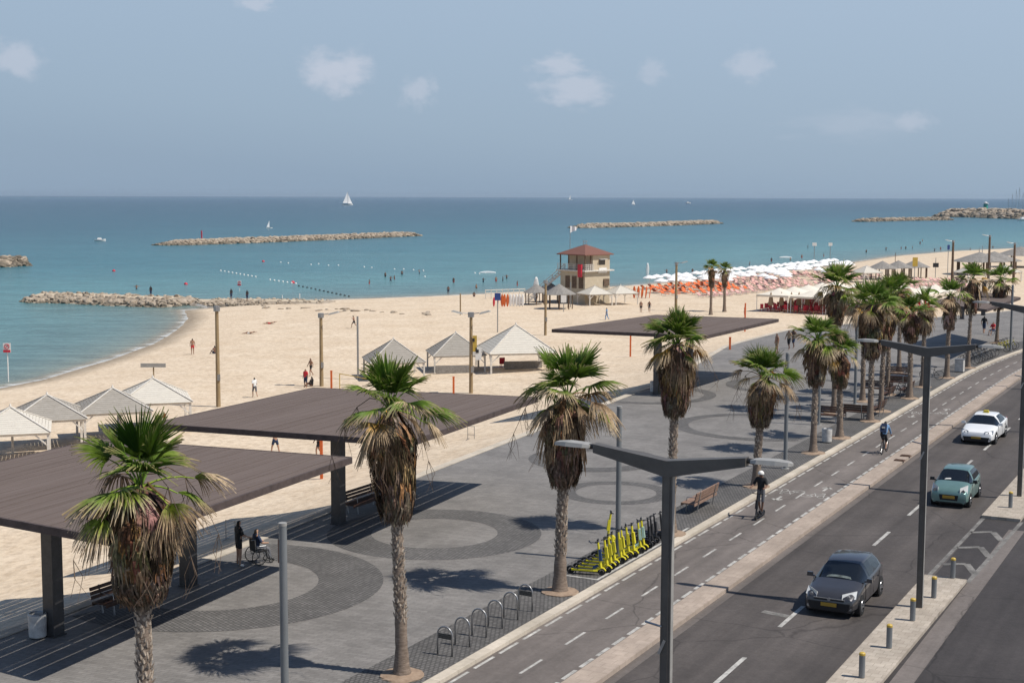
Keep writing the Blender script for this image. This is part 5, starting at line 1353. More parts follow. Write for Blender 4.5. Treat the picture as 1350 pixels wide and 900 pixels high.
def pavilion(a, eave, rise, yaw, roof_m, open_side=True, legs=m_beam, valance=True):
    """square shade pavilion with a slatted hipped roof on four braced posts"""
    T = thing('beach_pavilion', (0, 0, 0), yaw, 'x', 'pavilion'); h = a / 2
    r = MB(); ap = Vector((0, 0, eave + rise)); k = 13
    for q in range(4):
        an = PI / 2 * q; R = Matrix.Rotation(an, 3, 'Z')
        A_ = R @ Vector((-h - .2, -h - .2, eave - .05)); B_ = R @ Vector((h + .2, -h - .2, eave - .05))
        n = ((B_ - A_).cross(ap - A_)).normalized()
        for i in range(k):
            u0 = i / k; u1 = (i + .93) / k
            V = [A_.lerp(ap, u0), B_.lerp(ap, u0), B_.lerp(ap, u1), A_.lerp(ap, u1)]
            V = V + [v - n * .02 for v in V]
            r.add(V, [(0, 1, 2, 3), (7, 6, 5, 4), (0, 4, 5, 1), (2, 6, 7, 3), (1, 5, 6, 2), (3, 7, 4, 0)])
    r.build('slatted_roof', roof_m, T)
    b = MB()
    for sx, sy in ((-1, -1), (1, -1), (1, 1), (-1, 1)): b.bar((sx * (h + .2), sy * (h + .2), eave), (0, 0, eave + rise + .04), .10, .06)
    b.build('hip_rafter', legs, T)
    b = MB()
    for q in range(4):
        R = Matrix.Rotation(PI / 2 * q, 3, 'Z'); b.bar(R @ Vector((-h, -h, eave - .12)), R @ Vector((h, -h, eave - .12)), .08, .22)
    b.build('edge_beam', legs, T)
    for sx, sy in ((-1, -1), (1, -1), (1, 1), (-1, 1)):
        p = MB(); p.box((sx * h, sy * h, eave / 2 - .3), (.17, .17, eave + .5))
        p.bar((sx * h, sy * h, eave - 1.0), (sx * (h - .9), sy * h, eave - .15), .09, .09); p.bar((sx * h, sy * h, eave - 1.0), (sx * h, sy * (h - .9), eave - .15), .09, .09)
        p.build('post', legs, T)
    f = MB(); f.lathe([(.10, eave + rise), (.08, eave + rise + .12), (.01, eave + rise + .3)], 8); f.build('finial', legs, T)
    return T
PA = Once(pavilion(5.0, 2.35, 1.45, 0, m_slatw)); PG = Once(pavilion(5.0, 2.35, 1.45, 0, m_slat)); PX = Once(pavilion(6.0, 2.05, 2.35, 0, m_slat)); PW = Once(pavilion(6.4, 2.05, 2.45, 0, m_slatw))
g = 'slatted shade pavilions on the sand'
for px, by, ap, kind, yaw, l in ((16, 607, 538, 'w', .30, 'nearest slatted pavilion cut by the left edge of the view'), (64, 588, 522, 'g', .34, 'grey slatted pavilion second from the left edge'),
                                 (150, 577, 513, 'g', .36, 'low grey slatted pavilion left of the nearest palm head'), (203, 565, 500, 'w', .30, 'slatted pavilion above the nearest palm, right of the other near ones'),
                                 (519, 497, 452, 'g', .25, 'slatted pavilion half hidden behind the head of the second palm'), (601, 487, 440, 'g', .20, 'slatted pavilion left of the pole with the yellow sign'), (680, 487, 431, 'w', .22, 'widest slatted pavilion right of the pole with the yellow sign')):
    p = GS(px, by); sc_ = 1.06 * height_at(p, ap) / (3.95 if px < 300 else 4.55)
    ((PA if kind == 'w' else PG) if px < 300 else PX if px < 650 else PW).put(p, yaw, l, g, scale=max(.8, min(1.15, sc_)))
# walls of stacked sand-coloured mats under the right hand pavilions
for px, py, l in ((600, 492, 'low brown mat screen under the left of the paired pavilions'), (690, 486, 'low brown mat screen under the widest pavilion')):
    p = GS(px, py); b = MB(); b.box((0, 0, .35), (3.6, .18, .7)); b.box((0, 1.2, .3), (3.3, .16, .6)); o = b.build('mat_screen', m_reed, label=l, cat='screen', group='mat screens under the pavilions'); o.location = p; o.rotation_euler = (0, 0, .2)
p = GS(663, 484)
T = thing('beach_chair', p, .3, 'red beach chair under the widest slatted pavilion', 'chair'); b = MB(); b.box((0, 0, .35), (.55, .5, .05)); b.build('seat', m_redp, T); b = MB(); b.box((0, .27, .62), (.55, .05, .6)); b.build('backrest', m_redp, T)
for sx in (-1, 1):
    for sy in (-1, 1): b = MB(); b.box((sx * .23, sy * .2, .16), (.04, .04, .34)); b.build('leg', m_redp, T)
# reed-roofed shelters near the tower
def reed_hut(a, m, legs=m_dpost, n=8, hz=2.3):
    T = thing('reed_shelter', (0, 0, 0), 0, 'x', 'beach shelter')
    r = MB(); rn = random.Random(2); r.lathe([(a, hz), (a * .97, hz + .12), (a * .5, hz + .85), (a * .1, hz + 1.5), (.02, hz + 1.65)], 14, jit=.04, rn=rn, caps=False); r.lathe([(a * .98, hz + .02), (.02, hz + 1.5)], 14, caps=False); r.build('reed_roof', m, T)
    for i in range(n):
        an = 2 * PI * i / n; p = MB(); p.tube([(a * .8 * math.cos(an), a * .8 * math.sin(an), -.3), (a * .8 * math.cos(an), a * .8 * math.sin(an), hz + .1)], .09, 6); p.build('post', legs, T)
    return T
RH = Once(reed_hut(2.6, m_reed))
g = 'round shelters beside the lifeguard tower'
for px, by, l in ((707, 401, 'leftmost grey reed shelter beside the lifeguard tower'), (737, 407, 'nearest and largest grey reed shelter below the tower stairs'), (725, 398, 'grey reed shelter partly behind the nearest one by the tower'), (752, 397, 'grey reed shelter right behind the white sign by the tower')):
    RH.put(GS(px, by), 0, l, g, scale=.8 if px != 737 else .95)
for px, by, l in ((784, 402, 'cream roofed shelter in front of the tower wall'), (818, 401, 'cream roofed shelter just right of the tower')): 
    PA.put(GS(px, by), .45, l, g, scale=.78)
for px, by, l in ((1163, 368, 'left grey reed shelter beyond the palm cluster'), (1184, 367, 'middle grey reed shelter beyond the palm cluster'), (1206, 366, 'right grey reed shelter beyond the palm cluster, by the yellow sign')): RH.put(GS(px, by), 0, l, 'reed shelters beyond the palm cluster', scale=1.0).scale = (1.2, 1.2, .95)
for px, by, l in ((1291, 362, 'left of the large reed roofs at the far right'), (1310, 361, 'right of the large reed roofs at the far right'), (1345, 352, 'reed roof cut by the right edge of the view')): RH.put(GS(px, by), 0, l, 'large reed roofs at the far right', scale=1.9).scale = (2.3, 2.3, 1.25)
for px, by, l in ((1142, 372, 'pale canvas shelter left of the far reed shelters'), (1278, 372, 'white canvas shelter below the large reed roofs, left'), (1325, 371, 'white canvas shelter below the large reed roofs, right')): PA.put(GS(px, by), .4, l, 'pale shelters on the far beach', scale=.85)
# ---------------------------------------------------------------- lifeguard tower
p = GS(771, 399); k = SCL(p)
T = thing('lifeguard_tower', p, D2(42), 'cream lifeguard tower with a red hipped roof and outside stairs', 'lifeguard tower')
a = 2.75; zf = 5.1; ze = 7.6
b = MB(); b.box((0, 0, zf / 2 - .3), (a * 2, a * 2, zf + .6)); b.build('lower_wall', m_cream, T)
b = MB(); b.box((0, 0, zf + .1), (a * 2 + 1.0, a * 2 + 1.0, .2)); b.build('floor_slab', m_beam, T)
b = MB(); b.box((.85, 0, (zf + .2 + ze) / 2), (a * 2 - 1.7, a * 2 - .01, ze - zf - .2)); b.build('upper_wall', m_cream, T)
f_ = MB(); f_.lathe([((a + .45) * 1.414, ze), ((a + .45) * 1.414, ze + .14), (.25, ze + 1.55), (.02, ze + 1.6)], 4)
o = f_.build('hipped_roof', m_tile, T); o.rotation_euler = (0, 0, PI / 4)
b = MB(); [b.tube([(x, y, ze + 1.5), (x, y, ze + 2.1)], .05, 6) for x, y in ((.2, 0), (-.25, .1))]; b.box((0, .05, ze + 2.1), (.9, .15, .12)); b.build('rooftop_floodlight', m_galv, T)
for x, y in ((-a, -a), (-a, -a / 3), (-a, a / 3), (-a, a), (-a + 1.3, -a + .1)):
    q = MB(); q.box((x, y, (zf + ze) / 2 + .1), (.16, .16, ze - zf - .1)); q.build('veranda_post', m_dpost, T)
q = MB()
for A_, B_ in (((-a - .3, -a - .3), (-a + 1.6, -a - .3)), ((-a - .3, -a - .3), (-a - .3, a + .3))):
    for z in (.5, .8, 1.1): q.bar((*A_, zf + z), (*B_, zf + z), .05, .06)
    for i in range(6): u = i / 5; x = A_[0] + (B_[0] - A_[0]) * u; y = A_[1] + (B_[1] - A_[1]) * u; q.box((x, y, zf + .65), (.07, .07, 1.0))
q.build('railing', m_beam, T)
for x, z, w, h_ in ((1.0, 6.5, 1.3, .8),):
    q = MB(); q.box((x, -a - .02, z), (w, .05, h_)); wi = q.build('window', m_glass, T); q = MB(); q.box((x, -a - .25, z + h_ / 2 + .05), (w + .3, .5, .06)); q.build('awning', m_white, wi)
q = MB(); q.box((-.72, -a + 2.4, 6.3), (.06, 2.2, 1.5)); q.build('window', m_glass, T)
q = MB(); q.box((1.1, -a - .06, 5.2), (2.0, .12, .8), top=.8); q.build('white_sign', m_white, T)
q = MB(); q.box((1.9, -a - .1, 3.3), (1.2, .2, 1.1)); q.build('wall_box', m_dpost, T)
for y in (-1.9, -.4, 1.1): q = MB(); q.box((-a - .02, y, 3.4), (.05, 1.0, 1.9)); q.build('lower_opening', m_dpost, T)
q = MB(); q.box((-a - .62, -a + .5, zf + .15), (.25, .8, 2.0)); q.build('red_rescue_board', m_redp, T)
q = MB(); q.box((-a - .02, 1.9, 1.1), (.06, 1.1, 2.2)); q.build('door', m_dpost, T)
st_ = MB()
for i in range(15):
    u = i / 15; st_.box((-a - .9 - (1 - u) * 5.6, a * .2, zf * u + .1), (.42, 1.3, .08))
st_.build('stairs', m_beam, T).rotation_euler = (0, 0, -D2(42) - .12)
st_ = MB()
for y in (a * .2 - .65, a * .2 + .65):
    st_.bar((-a - 6.5, y, -.1), (-a - .5, y, zf), .08, .3)
    for z in (.55, 1.0): st_.bar((-a - 6.5, y, z - .1), (-a - .5, y, zf + z), .06, .07)
    for i in range(7): u = i / 6; st_.box((-a - 6.5 + 6 * u, y, zf * u + .5), (.07, .07, 1.0))
st_.build('stair_railing', m_beam, T).rotation_euler = (0, 0, -D2(42) - .12)
fp = GS(751, 396); T = thing('flagpole', fp + Vector((0, 0, 0)), 0, 'tall flagpole with a white flag left of the tower roof', 'flagpole')
hh = height_at(fp, 297); b = MB(); b.tube([(0, 0, 0), (0, 0, hh)], [.08, .04], 8); b.build('pole', m_galv, T)
b = MB(); A_ = [Vector((x * .25, .12 * math.sin(x * 1.5), hh - .1 - .05 * x)) for x in range(5)]; b.strip(A_, [v - Vector((0, .05, 1.1 - .15 * i)) for i, v in enumerate(A_)]); b.build('flag', m_par, T)
# white fence, boards and kayaks left of the tower
p0 = GS(640, 394); p1 = GS(692, 392)
T = thing('low_fence', p0, 0, 'white railed fence at the waterline left of the lifeguard tower', 'fence'); d = p1 - p0
b = MB()
for i in range(8): q = d * (i / 7); b.box((q.x, q.y, .7), (.12, .12, 1.7))
b.build('fence_post', m_beam, T, kind='stuff'); b = MB()
for z in (.5, .95, 1.45): b.bar((0, 0, z), (d.x, d.y, z), .06, .12)
b.build('rail', m_beam, T)
def board(m, name='surfboard'):
    b = MB(); pr = []
    n = 12; V = []; F = []
    L_ = 2.9
    for i in range(n + 1):
        u = i / n; w = .36 * math.sin(PI * (.04 + .92 * u)) ** .6; z = L_ * u
        for a in range(8): an = 2 * PI * a / 8; V.append((w * math.cos(an), .06 * math.sin(an) - .35 * u, z))
    for i in range(n):
        for a in range(8): F.append((i * 8 + a, i * 8 + (a + 1) % 8, (i + 1) * 8 + (a + 1) % 8, (i + 1) * 8 + a))
    F += [tuple(range(7, -1, -1)), tuple(n * 8 + a for a in range(8))]
    b.add(V, F); return tag(b.build(name, m, smooth=True), 'x', 'board')
BO_ = Once(board(m_orgp)); BW_ = Once(board(m_par)); BR_ = Once(board(m_redp))
for i, (px, w) in enumerate(((662, 'o'), (665, 'o'), (669, 'o'), (673, 'w'), (677, 'w'), (681, 'w'), (685, 'w'), (689, 'w'))):
    (BO_ if w == 'o' else BW_).put(GS(px, 404), .1 * (i % 3), ('orange' if w == 'o' else 'white') + ' board standing upright in the stack left of the reed shelters', ('orange' if w == 'o' else 'white') + ' boards left of the reed shelters', scale=.66)
for i, px in enumerate((651, 656)): BR_.put(GS(px, 404), .2 + i, 'red board lying over the left end of the board stack', 'red boards left of the stack', scale=.5)
for i, px in enumerate((836, 841, 846, 851, 856)): BO_.put(GS(px, 393), .3 * i, 'orange board standing just right of the cream shelters', 'orange boards right of the cream shelters', scale=.7)
BW_.put(GS(706, 397), .2, 'tall white board leaning on the tower stairs', scale=1.35)
BW_.put(GS(1124, 338) if 0 else G(853, 366, SEA), .2, 'white windsurf sail standing in the shallows off the parasols', scale=1.1)
# ---------------------------------------------------------------- poles, signs, posts
def light_pole(h, heads, m, r=.13):
    T = thing('light_pole', (0, 0, 0), 0, 'x', 'light pole'); b = MB(); b.tube([(0, 0, -.3), (0, 0, h)], [r * 1.1, r * .8], 10); b.build('pole', m, T)
    b = MB(); b.tube([(0, 0, h - .25), (0, 0, h + .15)], .26, 8); b.build('collar', m_galv, T)
    for s in heads:
        a = MB(); a.tube([(0, 0, h), (s * .7, -.1, h + .12)], .04, 6); ar = a.build('lamp_arm', m_galv, T)
        l = MB(); l.box((s * 1.15, -.15, h + .18), (1.0, .5, .13), M=Matrix.Rotation(s * -.25, 3, 'Y'), top=.7); l.build('lamp_head', m_lampe, ar)
    b = MB(); b.box((.1, -.14, h * .3), (.22, .16, .5)); b.build('junction_box', m_galv, T)
    return T
def place_pole(px, by, ty, heads, m, l, g='wooden light poles on the beach', r=.13, floor=GS):
    p = floor(px, by); o = light_pole(height_at(p, ty), heads, m, r); o.location = p; tag(o, l, None, g); return o
place_pole(288, 536, 406, (-1,), m_wpost, 'tall tan light pole left of the middle shade roof, lamp to its left', r=.17)
place_pole(424, 509, 415, (1,), m_wpost, 'tan light pole above the middle shade roof, lamp to its right', r=.17)
place_pole(621, 518, 414, (-1, 1), m_wpost, 'tan light pole with the yellow sign and a lamp each side', r=.16)
place_pole(719, 442, 371, (), m_wpost, 'tan pole right of the widest pavilion, without lamps', r=.16)
place_pole(891, 410, 347, (1,), m_wpost, 'light pole rising before the parasols above the fourth palm', r=.2)
place_pole(1255, 372, 318, (-1,), m_dpost, 'dark light pole on the far beach left of centre of the far palms', r=.25)
place_pole(1303, 368, 311, (-1,), m_dpost, 'dark light pole on the far beach behind the large reed roofs', r=.25)
place_pole(1336, 372, 321, (-1,), m_dpost, 'dark light pole at the right edge with a dark lamp', r=.25)
def thin_pole(px, by, ty, l, m=m_galv, r=.07, sign=None, floor=GS):
    p = floor(px, by); h = height_at(p, ty); T = thing('pole', p, 0, l, 'pole', 'thin poles and signs on the beach')
    b = MB(); b.tube([(0, 0, -.3), (0, 0, h)], r, 8); b.build('shaft', m, T)
    if sign:
        for w, hh, z, mm in sign:
            b = MB(); b.box((0, -r - .04, h + z), (w, .05, hh)); b.build('sign_board', mm, T)
    return T
thin_pole(472, 500, 417, 'thin bare grey pole beside the pavilion behind the second palm', r=.09)
thin_pole(656, 438, 392, 'thin pole carrying a small blue sign on the open sand', sign=[(.75, .9, .1, m_blueb)])
thin_pole(607, 415, 387, 'short tan pole standing alone on the sand near the water', m_wpost, .1)
thin_pole(743, 411, 392, 'thin pole with a square white sign before the reed shelters', m_galv, .06, sign=[(.8, 1.1, -.2, m_white)])
thin_pole(752, 405, 372, 'thin grey pole in front of the tower stairs')
thin_pole(1233, 366, 340, 'thin pole with a dark sign on the far beach', sign=[(1.2, .9, -1.5, m_blk)])
thin_pole(1249, 366, 326, 'thin pole flying a blue marker on the far beach', sign=[(.5, 1.0, 0, m_blueb)])
thin_pole(1180, 352, 333, 'short dark pole at the far shoreline', m_dpost)
thin_pole(1290, 360, 327, 'pair pole, left one, before the far sea', m_galv); thin_pole(1294, 360, 324, 'pair pole, right one, before the far sea', m_galv)
thin_pole(1205, 385, 343, 'pole with a yellow oval sign by the far reed shelters', sign=[(.9, 1.6, -.3, m_yel)])
thin_pole(203, 512, 482, 'thin pole with a pale strip standing beyond the near pavilion', m_wpost, .06, sign=[(2.2, .35, .05, m_lampe)])
# yellow sign and white notice hung on the pole
p = GS(621, 518); 
for dx, y0, y1, w, m, l, c in ((.32, 442, 463, .34, m_yel, 'tall yellow sign fixed to the tan pole with two lamps', 'sign'), (.62, 458, 474, .5, m_white, 'white notice board on the tan pole under the yellow sign', 'notice')):
    z0 = height_at(p, y1); z1 = height_at(p, y0); b = MB(); b.box((0, 0, 0), (w, .06, z1 - z0)); o = b.build('sign_board', m, label=l, cat=c); o.location = (p.x + dx, p.y - .16, p.z + (z0 + z1) / 2)
    q = MB(); q.box((-.1, -.04, (z1 - z0) * .22), (w * .5, .03, .28)); q.build('dark_symbol', m_blk, o)
# bathing prohibited signs
def water_sign(px, by, ty, l, z=SEA):
    p = G(px, by, z) if z is not None else GS(px, by); h = height_at(p, ty); T = thing('warning_sign', p, 0, l, 'warning sign', 'red and white warning signs by the water')
    b = MB(); b.tube([(0, 0, -.5), (0, 0, h)], .06, 8); b.build('post', m_white, T)
    b = MB(); b.box((0, -.09, h - .45), (.72, .05, .9)); s_ = b.build('board', m_white, T)
    b = MB(); b.box((0, -.122, h - .76), (.68, .015, .24)); b.build('red_band', m_redp, s_); b = MB(); b.tube([(.22 * math.cos(a), -.125, h - .32 + .22 * math.sin(a)) for a in [2 * PI * i / 16 for i in range(16)]], .035, 5, closed=True); b.bar((-.15, -.125, h - .47), (.15, -.125, h - .17), .03, .05); b.build('red_ring', m_redp, s_)
water_sign(11, 503, 452, 'red and white warning sign standing in the water at the left edge')
water_sign(316, 396, 370, 'red and white warning sign on the shore beside the near groyne', None)
for (px, py), l in zip(((199, 391), (305, 395), (326, 397)), ('figure in dark clothes standing on top of the near groyne', 'dark figure standing left of the red and white sign', 'dark figure standing right of the red and white sign')):
    p = G(px, py, SEA + 1.1); person('stand', STAND, [('shirt', C_BLACK), ('shorts', C_NAVY)], l, p, 1.0, 1.05, SKIN_D)
# volleyball and marker posts
def opost(px, by, ty, l, m=m_orgp, w=.16):
    p = GS(px, by); h = height_at(p, ty); b = MB(); b.box((0, 0, h / 2 - .1), (w, w, h + .2)); b.box((0, 0, h + .02), (w * 1.2, w * 1.2, .06)); b.tube([(0, -w * .6, h * .55), (0, -w * .9, h * .55)], .04, 6)
    o = b.build('volleyball_post', m, label=l, cat='post', group='orange posts on the sand'); o.location = p; return p + Vector((0, 0, h))
v1 = opost(424, 631, 576, 'orange volleyball post seen between the two nearest shade roofs'); v1 = opost(437, 514, 489, 'orange post just above the middle shade roof'); v2 = opost(598, 522, 497, 'orange post between the second palm and the yellow sign pole')
opost(831, 470, 441, 'orange post under the left part of the far shade roof'); opost(962, 472, 445, 'orange post under the right part of the far shade roof'); opost(982, 437, 400, 'orange pole at the right tip of the far shade roof'); opost(217, 560, 546, 'orange post right of the nearest palm head')
v1 = GS(448, 517) + Vector((0, 0, 1.6)); v2 = GS(525, 527) + Vector((0, 0, 1.5))
T = thing('volleyball_net', v1, 0, 'sagging yellow edged volleyball net behind the middle shade roof', 'net'); b = MB(); d = v2 - v1
b.tube([(0, 0, 0), tuple(d * .5 - Vector((0, 0, .12))), tuple(d)], .035, 5); b.build('net_cord', m_yel, T); b = MB(); b.tube([(0, 0, 0), (0, 0, -1.6)], .04, 6); b.build('pole', m_yel, T); b = MB(); b.tube([tuple(d), tuple(d - Vector((0, 0, 1.5)))], .04, 6); b.build('pole', m_yel, T)
# ---------------------------------------------------------------- parasols and loungers
def parasol():
    T = thing('parasol', (0, 0, 0), 0, 'x', 'parasol')
    b = MB(); n = 8; r = 1.25
    b.lathe([(r, 2.0), (r, 2.12), (r * .55, 2.42), (.05, 2.62)], n, caps=False); b.build('canopy', m_par, T)
    b = MB(); b.tube([(0, 0, -.2), (0, 0, 2.6)], .03, 5); b.build('pole', m_white, T); return T
def lounger(m):
    T = thing('sun_lounger', (0, 0, 0), 0, 'x', 'sun lounger')
    b = MB(); b.box((0, -.3, .34), (.66, 1.35, .07)); b.bar((0, .36, .36), (0, .92, .78), .66, .07); b.build('fabric', m, T)
    b = MB()
    for s in (-1, 1): b.bar((s * .31, -.97, .30), (s * .31, .5, .30), .05, .05); b.bar((s * .31, -.7, 0), (s * .31, -.7, .3), .05, .05); b.bar((s * .31, .4, 0), (s * .31, .4, .3), .05, .05)
    b.build('frame', m_white, T); return T
PS = Once(parasol()); LO = Once(lounger(m_org)); LP = Once(lounger(m_pink))
gp = 'white parasols in rows along the waterline'; go = 'orange loungers under the white parasols'; gk = 'faded pink loungers inland of the orange ones'
c00, c10, c01, c11 = GS(846, 381), GS(1098, 354), GS(905, 397), GS(1160, 366)
nu = 26; nv = 6; rp = random.Random(9)
np_, nl = 0, 0
for i in range(nu):
    for j in range(nv):
        u = (i + rp.uniform(.2, .8)) / nu; v = (j + .5 + rp.uniform(-.15, .15)) / nv
        q = c00.lerp(c10, u).lerp(c01.lerp(c11, u), v)
        if u < .06 and j > 3: continue
        x, y = PR((q.x, q.y, SZ(q.x, q.y)))
        z = SZ(q.x, q.y)
        inland = (rp.random() < .45 if j % 2 else False) if j < 4 else rp.random() < .75
        if not inland:
            PS.put((q.x, q.y, z), rp.uniform(0, 1), 'white parasol in the rows along the waterline', gp); np_ += 1
        if nl < 255 and (u < .62 or rp.random() < .5):
            org = u < .30 and not (j == 5)
            for dx in (-.9, .9):
                (LO if org else LP).put((q.x + dx, q.y - .9 - (.8 if inland else 0), z), .6 + rp.uniform(-.15, .15), 'orange lounger under the white parasols' if org else 'faded pink lounger inland of the orange ones', go if org else gk); nl += 1
# pinkish chairs right of the reed shelters
for i in range(16):
    for j in range(3):
        q = GS(1200 + i * 5 + rp.uniform(-1, 1), 372 + j * 6 + rp.uniform(-1, 1)); LP.put(q, rp.uniform(.3, .9), 'faded pink lounger in the crowd beyond the palm cluster', 'faded pink loungers beyond the palm cluster')
# ---------------------------------------------------------------- marquees with red chairs
def marquee(a):
    T = thing('marquee', (0, 0, 0), 0, 'x', 'marquee'); h = a / 2; z = 2.45; b = MB(); n = 8
    V = []; F = []
    for i in range(n + 1):
        for j in range(n + 1):
            x = -h + a * i / n; y = -h + a * j / n; r = max(abs(x), abs(y)) / h
            V.append((x, y, z + .95 * (1 - r) ** 1.5))
    for i in range(n):
        for j in range(n): k = i * (n + 1) + j; F.append((k, k + n + 1, k + n + 2, k + 1))
    b.add(V, F)
    for q in range(4):
        R = Matrix.Rotation(PI / 2 * q, 3, 'Z'); b.add([R @ Vector(v) for v in ((-h, -h, z), (h, -h, z), (h, -h, z - .28), (-h, -h, z - .28))], [(3, 2, 1, 0)])
    b.build('canvas_roof', m_canvas, T, smooth=True)
    for sx in (-1, 1):
        for sy in (-1, 1): p = MB(); p.tube([(sx * h * .97, sy * h * .97, -.2), (sx * h * .97, sy * h * .97, z)], .05, 6); p.build('pole', m_white, T)
    return T
MQ = Once(marquee(5.0)); g = 'cream canvas marquees behind the palm cluster'
q0 = GS(1003, 411); mdir = Vector((math.sin(AZ + .12), math.cos(AZ + .12), 0)); mper = Vector((math.cos(AZ + .12), -math.sin(AZ + .12), 0))
rowsn = ('nearest', 'second', 'third', 'fourth', 'fifth'); coln = ('sea side', 'middle', 'land side', 'innermost')
def chair():
    T = thing('red_chair', (0, 0, 0), 0, 'x', 'chair'); b = MB(); b.box((0, 0, .44), (.46, .46, .04)); b.build('seat', m_redp, T); b = MB(); b.box((0, .22, .78), (.46, .04, .66)); b.build('backrest', m_redp, T)
    b = MB()
    for sx in (-1, 1):
        for sy in (-1, 1): b.box((sx * .2, sy * .2, .21), (.035, .035, .44))
    b.build('legs', m_redp, T, kind='stuff'); return T
CH = Once(chair()); ch_n = 0
for i in range(5):
    for j in range(4):
        c = q0 + mdir * (3 + i * 5.3) + mper * (1.5 + j * 5.3)
        z = SZ(c.x, c.y)
        MQ.put((c.x, c.y, z), -AZ - .12, 'cream canvas marquee, ' + rowsn[i] + ' rank, ' + coln[j] + ' column', g)
        for a_ in range(4):
            for b_ in range(4):
                if i > 2 and b_: continue
                e = c + mdir * (-1.9 + 1.25 * a_) + mper * (-1.9 + 1.25 * b_)
                CH.put((e.x, e.y, SZ(e.x, e.y)), rp.uniform(0, 6), 'red chair under the cream marquees', 'red chairs under the cream marquees')
# closed parasols at the front of the marquees
m_tanc = mat('tan_folded_cloth', (.30, .21, .13), .85, var=.15)
T = thing('closed_parasol', (0, 0, 0), 0, 'x', 'closed parasol'); b = MB(); b.lathe([(.10, .9), (.42, 1.0), (.30, 1.9), (.10, 2.7), (.02, 2.9)], 9); b.build('folded_canopy', m_tanc, T); b = MB(); b.tube([(0, 0, 0), (0, 0, 1.0)], .05, 6); b.build('pole', m_dpost, T)
CP = Once(T)
for i, px in enumerate((1016, 1030, 1043, 1053, 1064)): CP.put(GS(px, 411), 0, rowsn[i] + ' folded tan parasol from the left before the cream marquees', 'folded tan parasols before the marquees')
# ---------------------------------------------------------------- rocks
def rock_mesh(seed, m):
    rn = random.Random(seed); bm = bmesh.new(); bmesh.ops.create_icosphere(bm, subdivisions=2, radius=1)
    ax_ = [Vector((rn.gauss(0, 1), rn.gauss(0, 1), rn.gauss(0, 1))).normalized() for _ in range(9)]; ct = [rn.uniform(.45, .85) for _ in ax_]
    for v in bm.verts:
        p = v.co.copy()
        for a, c in zip(ax_, ct):
            d = p.dot(a)
            if d > c: p -= a * (d - c)
        v.co = p * rn.uniform(.97, 1.03)
    me = bpy.data.meshes.new('boulder'); bm.to_mesh(me); bm.free(); me.materials.append(m); return me
RM = [rock_mesh(i, m_rock) for i in range(6)]; RMD = [rock_mesh(i + 40, m_rockd) for i in range(4)]
def heap(name, path, halfw, crest, n, size, label, flat=False, indiv=0, dark=.25, seed=1, group=None):
    """rubble breakwater along a world path"""
    rn = random.Random(seed); path = [Vector((p[0], p[1], 0)) for p in path]
    Ls = [(b - a).length for a, b in zip(path[:-1], path[1:])]; tot = sum(Ls)
    def at(u):
        d = u * tot
        for a, b, l in zip(path[:-1], path[1:], Ls):
            if d <= l: break
            d -= l
        t = (b - a).normalized(); return a + t * min(d, l), Vector((t.y, -t.x, 0))
    if flat:
        st = MB(); A_ = []; B_ = []
        for i in range(31):
            p, nn = at(.06 + .86 * i / 30); A_.append(p - nn * halfw * .42 + Vector((0, 0, SEA + crest * .84))); B_.append(p + nn * halfw * .42 + Vector((0, 0, SEA + crest * .82)))
        st.strip(A_, B_)
    big = MB(); mats = [m_rock, m_rockd]; core = MB()
    for i in range(41):
        p, nn = at(min(.999, i / 40)); tp = min(1, (i + .4) / 3, (40.6 - i) / 2); w = halfw * (.35 + .65 * tp)
        core.v += [tuple(p + nn * w + Vector((0, 0, SEA - .6))), tuple(p + nn * w * .5 + Vector((0, 0, SEA + crest * .8 * tp))), tuple(p - nn * w * .5 + Vector((0, 0, SEA + crest * .8 * tp))), tuple(p - nn * w + Vector((0, 0, SEA - .6)))]
    for i in range(40):
        for k in range(3): core.f.append((4 * i + k, 4 * i + k + 1, 4 * i + 5 + k, 4 * i + 4 + k)); core.m.append(0); core.c.append((1, 1, 1))
    root = core.build(name, m_rock, label=label, cat='breakwater', group=group, kind='stuff')
    k_ind = 0
    for i in range(n):
        u = rn.random(); p, nn = at(u); tp = min(1, (u * 40 + .5) / 3, ((1 - u) * 40 + .6) / 2); w = halfw * (.35 + .65 * tp); v = rn.uniform(-1, 1)
        if flat and abs(v) < .38 and rn.random() < .93: continue
        z = SEA + (crest * tp) * (1 - max(0, abs(v) - .35) / .65) - .05; r = size * rn.uniform(.55, 1.15)
        c = p + nn * (w * v) + Vector((0, 0, z - r * .2)); dk = z < SEA + crest * (.3 if flat else .5) and rn.random() < .85 or rn.random() < dark * .3
        sclv = Vector((r * rn.uniform(.8, 1.3), r * rn.uniform(.8, 1.2), r * rn.uniform(.55, .85))); E_ = Euler((rn.uniform(-.4, .4), rn.uniform(-.4, .4), rn.uniform(0, 6)))
        me = rn.choice(RMD if dk else RM)
        front = nn.dot(Vector((0, -1, 0))) * v > .1
        if k_ind < indiv and front and r > size * .7:
            o = bpy.data.objects.new('boulder', me); col.objects.link(o); o.location = c; o.rotation_euler = E_; o.scale = sclv; k_ind += 1
            tag(o, 'dark wet boulder along the foot of the near groyne' if dk else 'pale limestone boulder on the near side of the near groyne', 'boulder', 'dark boulders of the near groyne' if dk else 'pale boulders of the near groyne')
        else:
            M = Matrix.LocRotScale(c, E_, sclv)
            big.add([M @ vv.co for vv in me.vertices], [tuple(pp.vertices) for pp in me.polygons], 1 if dk else 0)
    if flat: st.build('sandy_crest', m_sandy, root)
    bo = big.build('boulders', mats, root, kind='stuff')
    return root
P2 = lambda px, py: G(px, py, SEA)
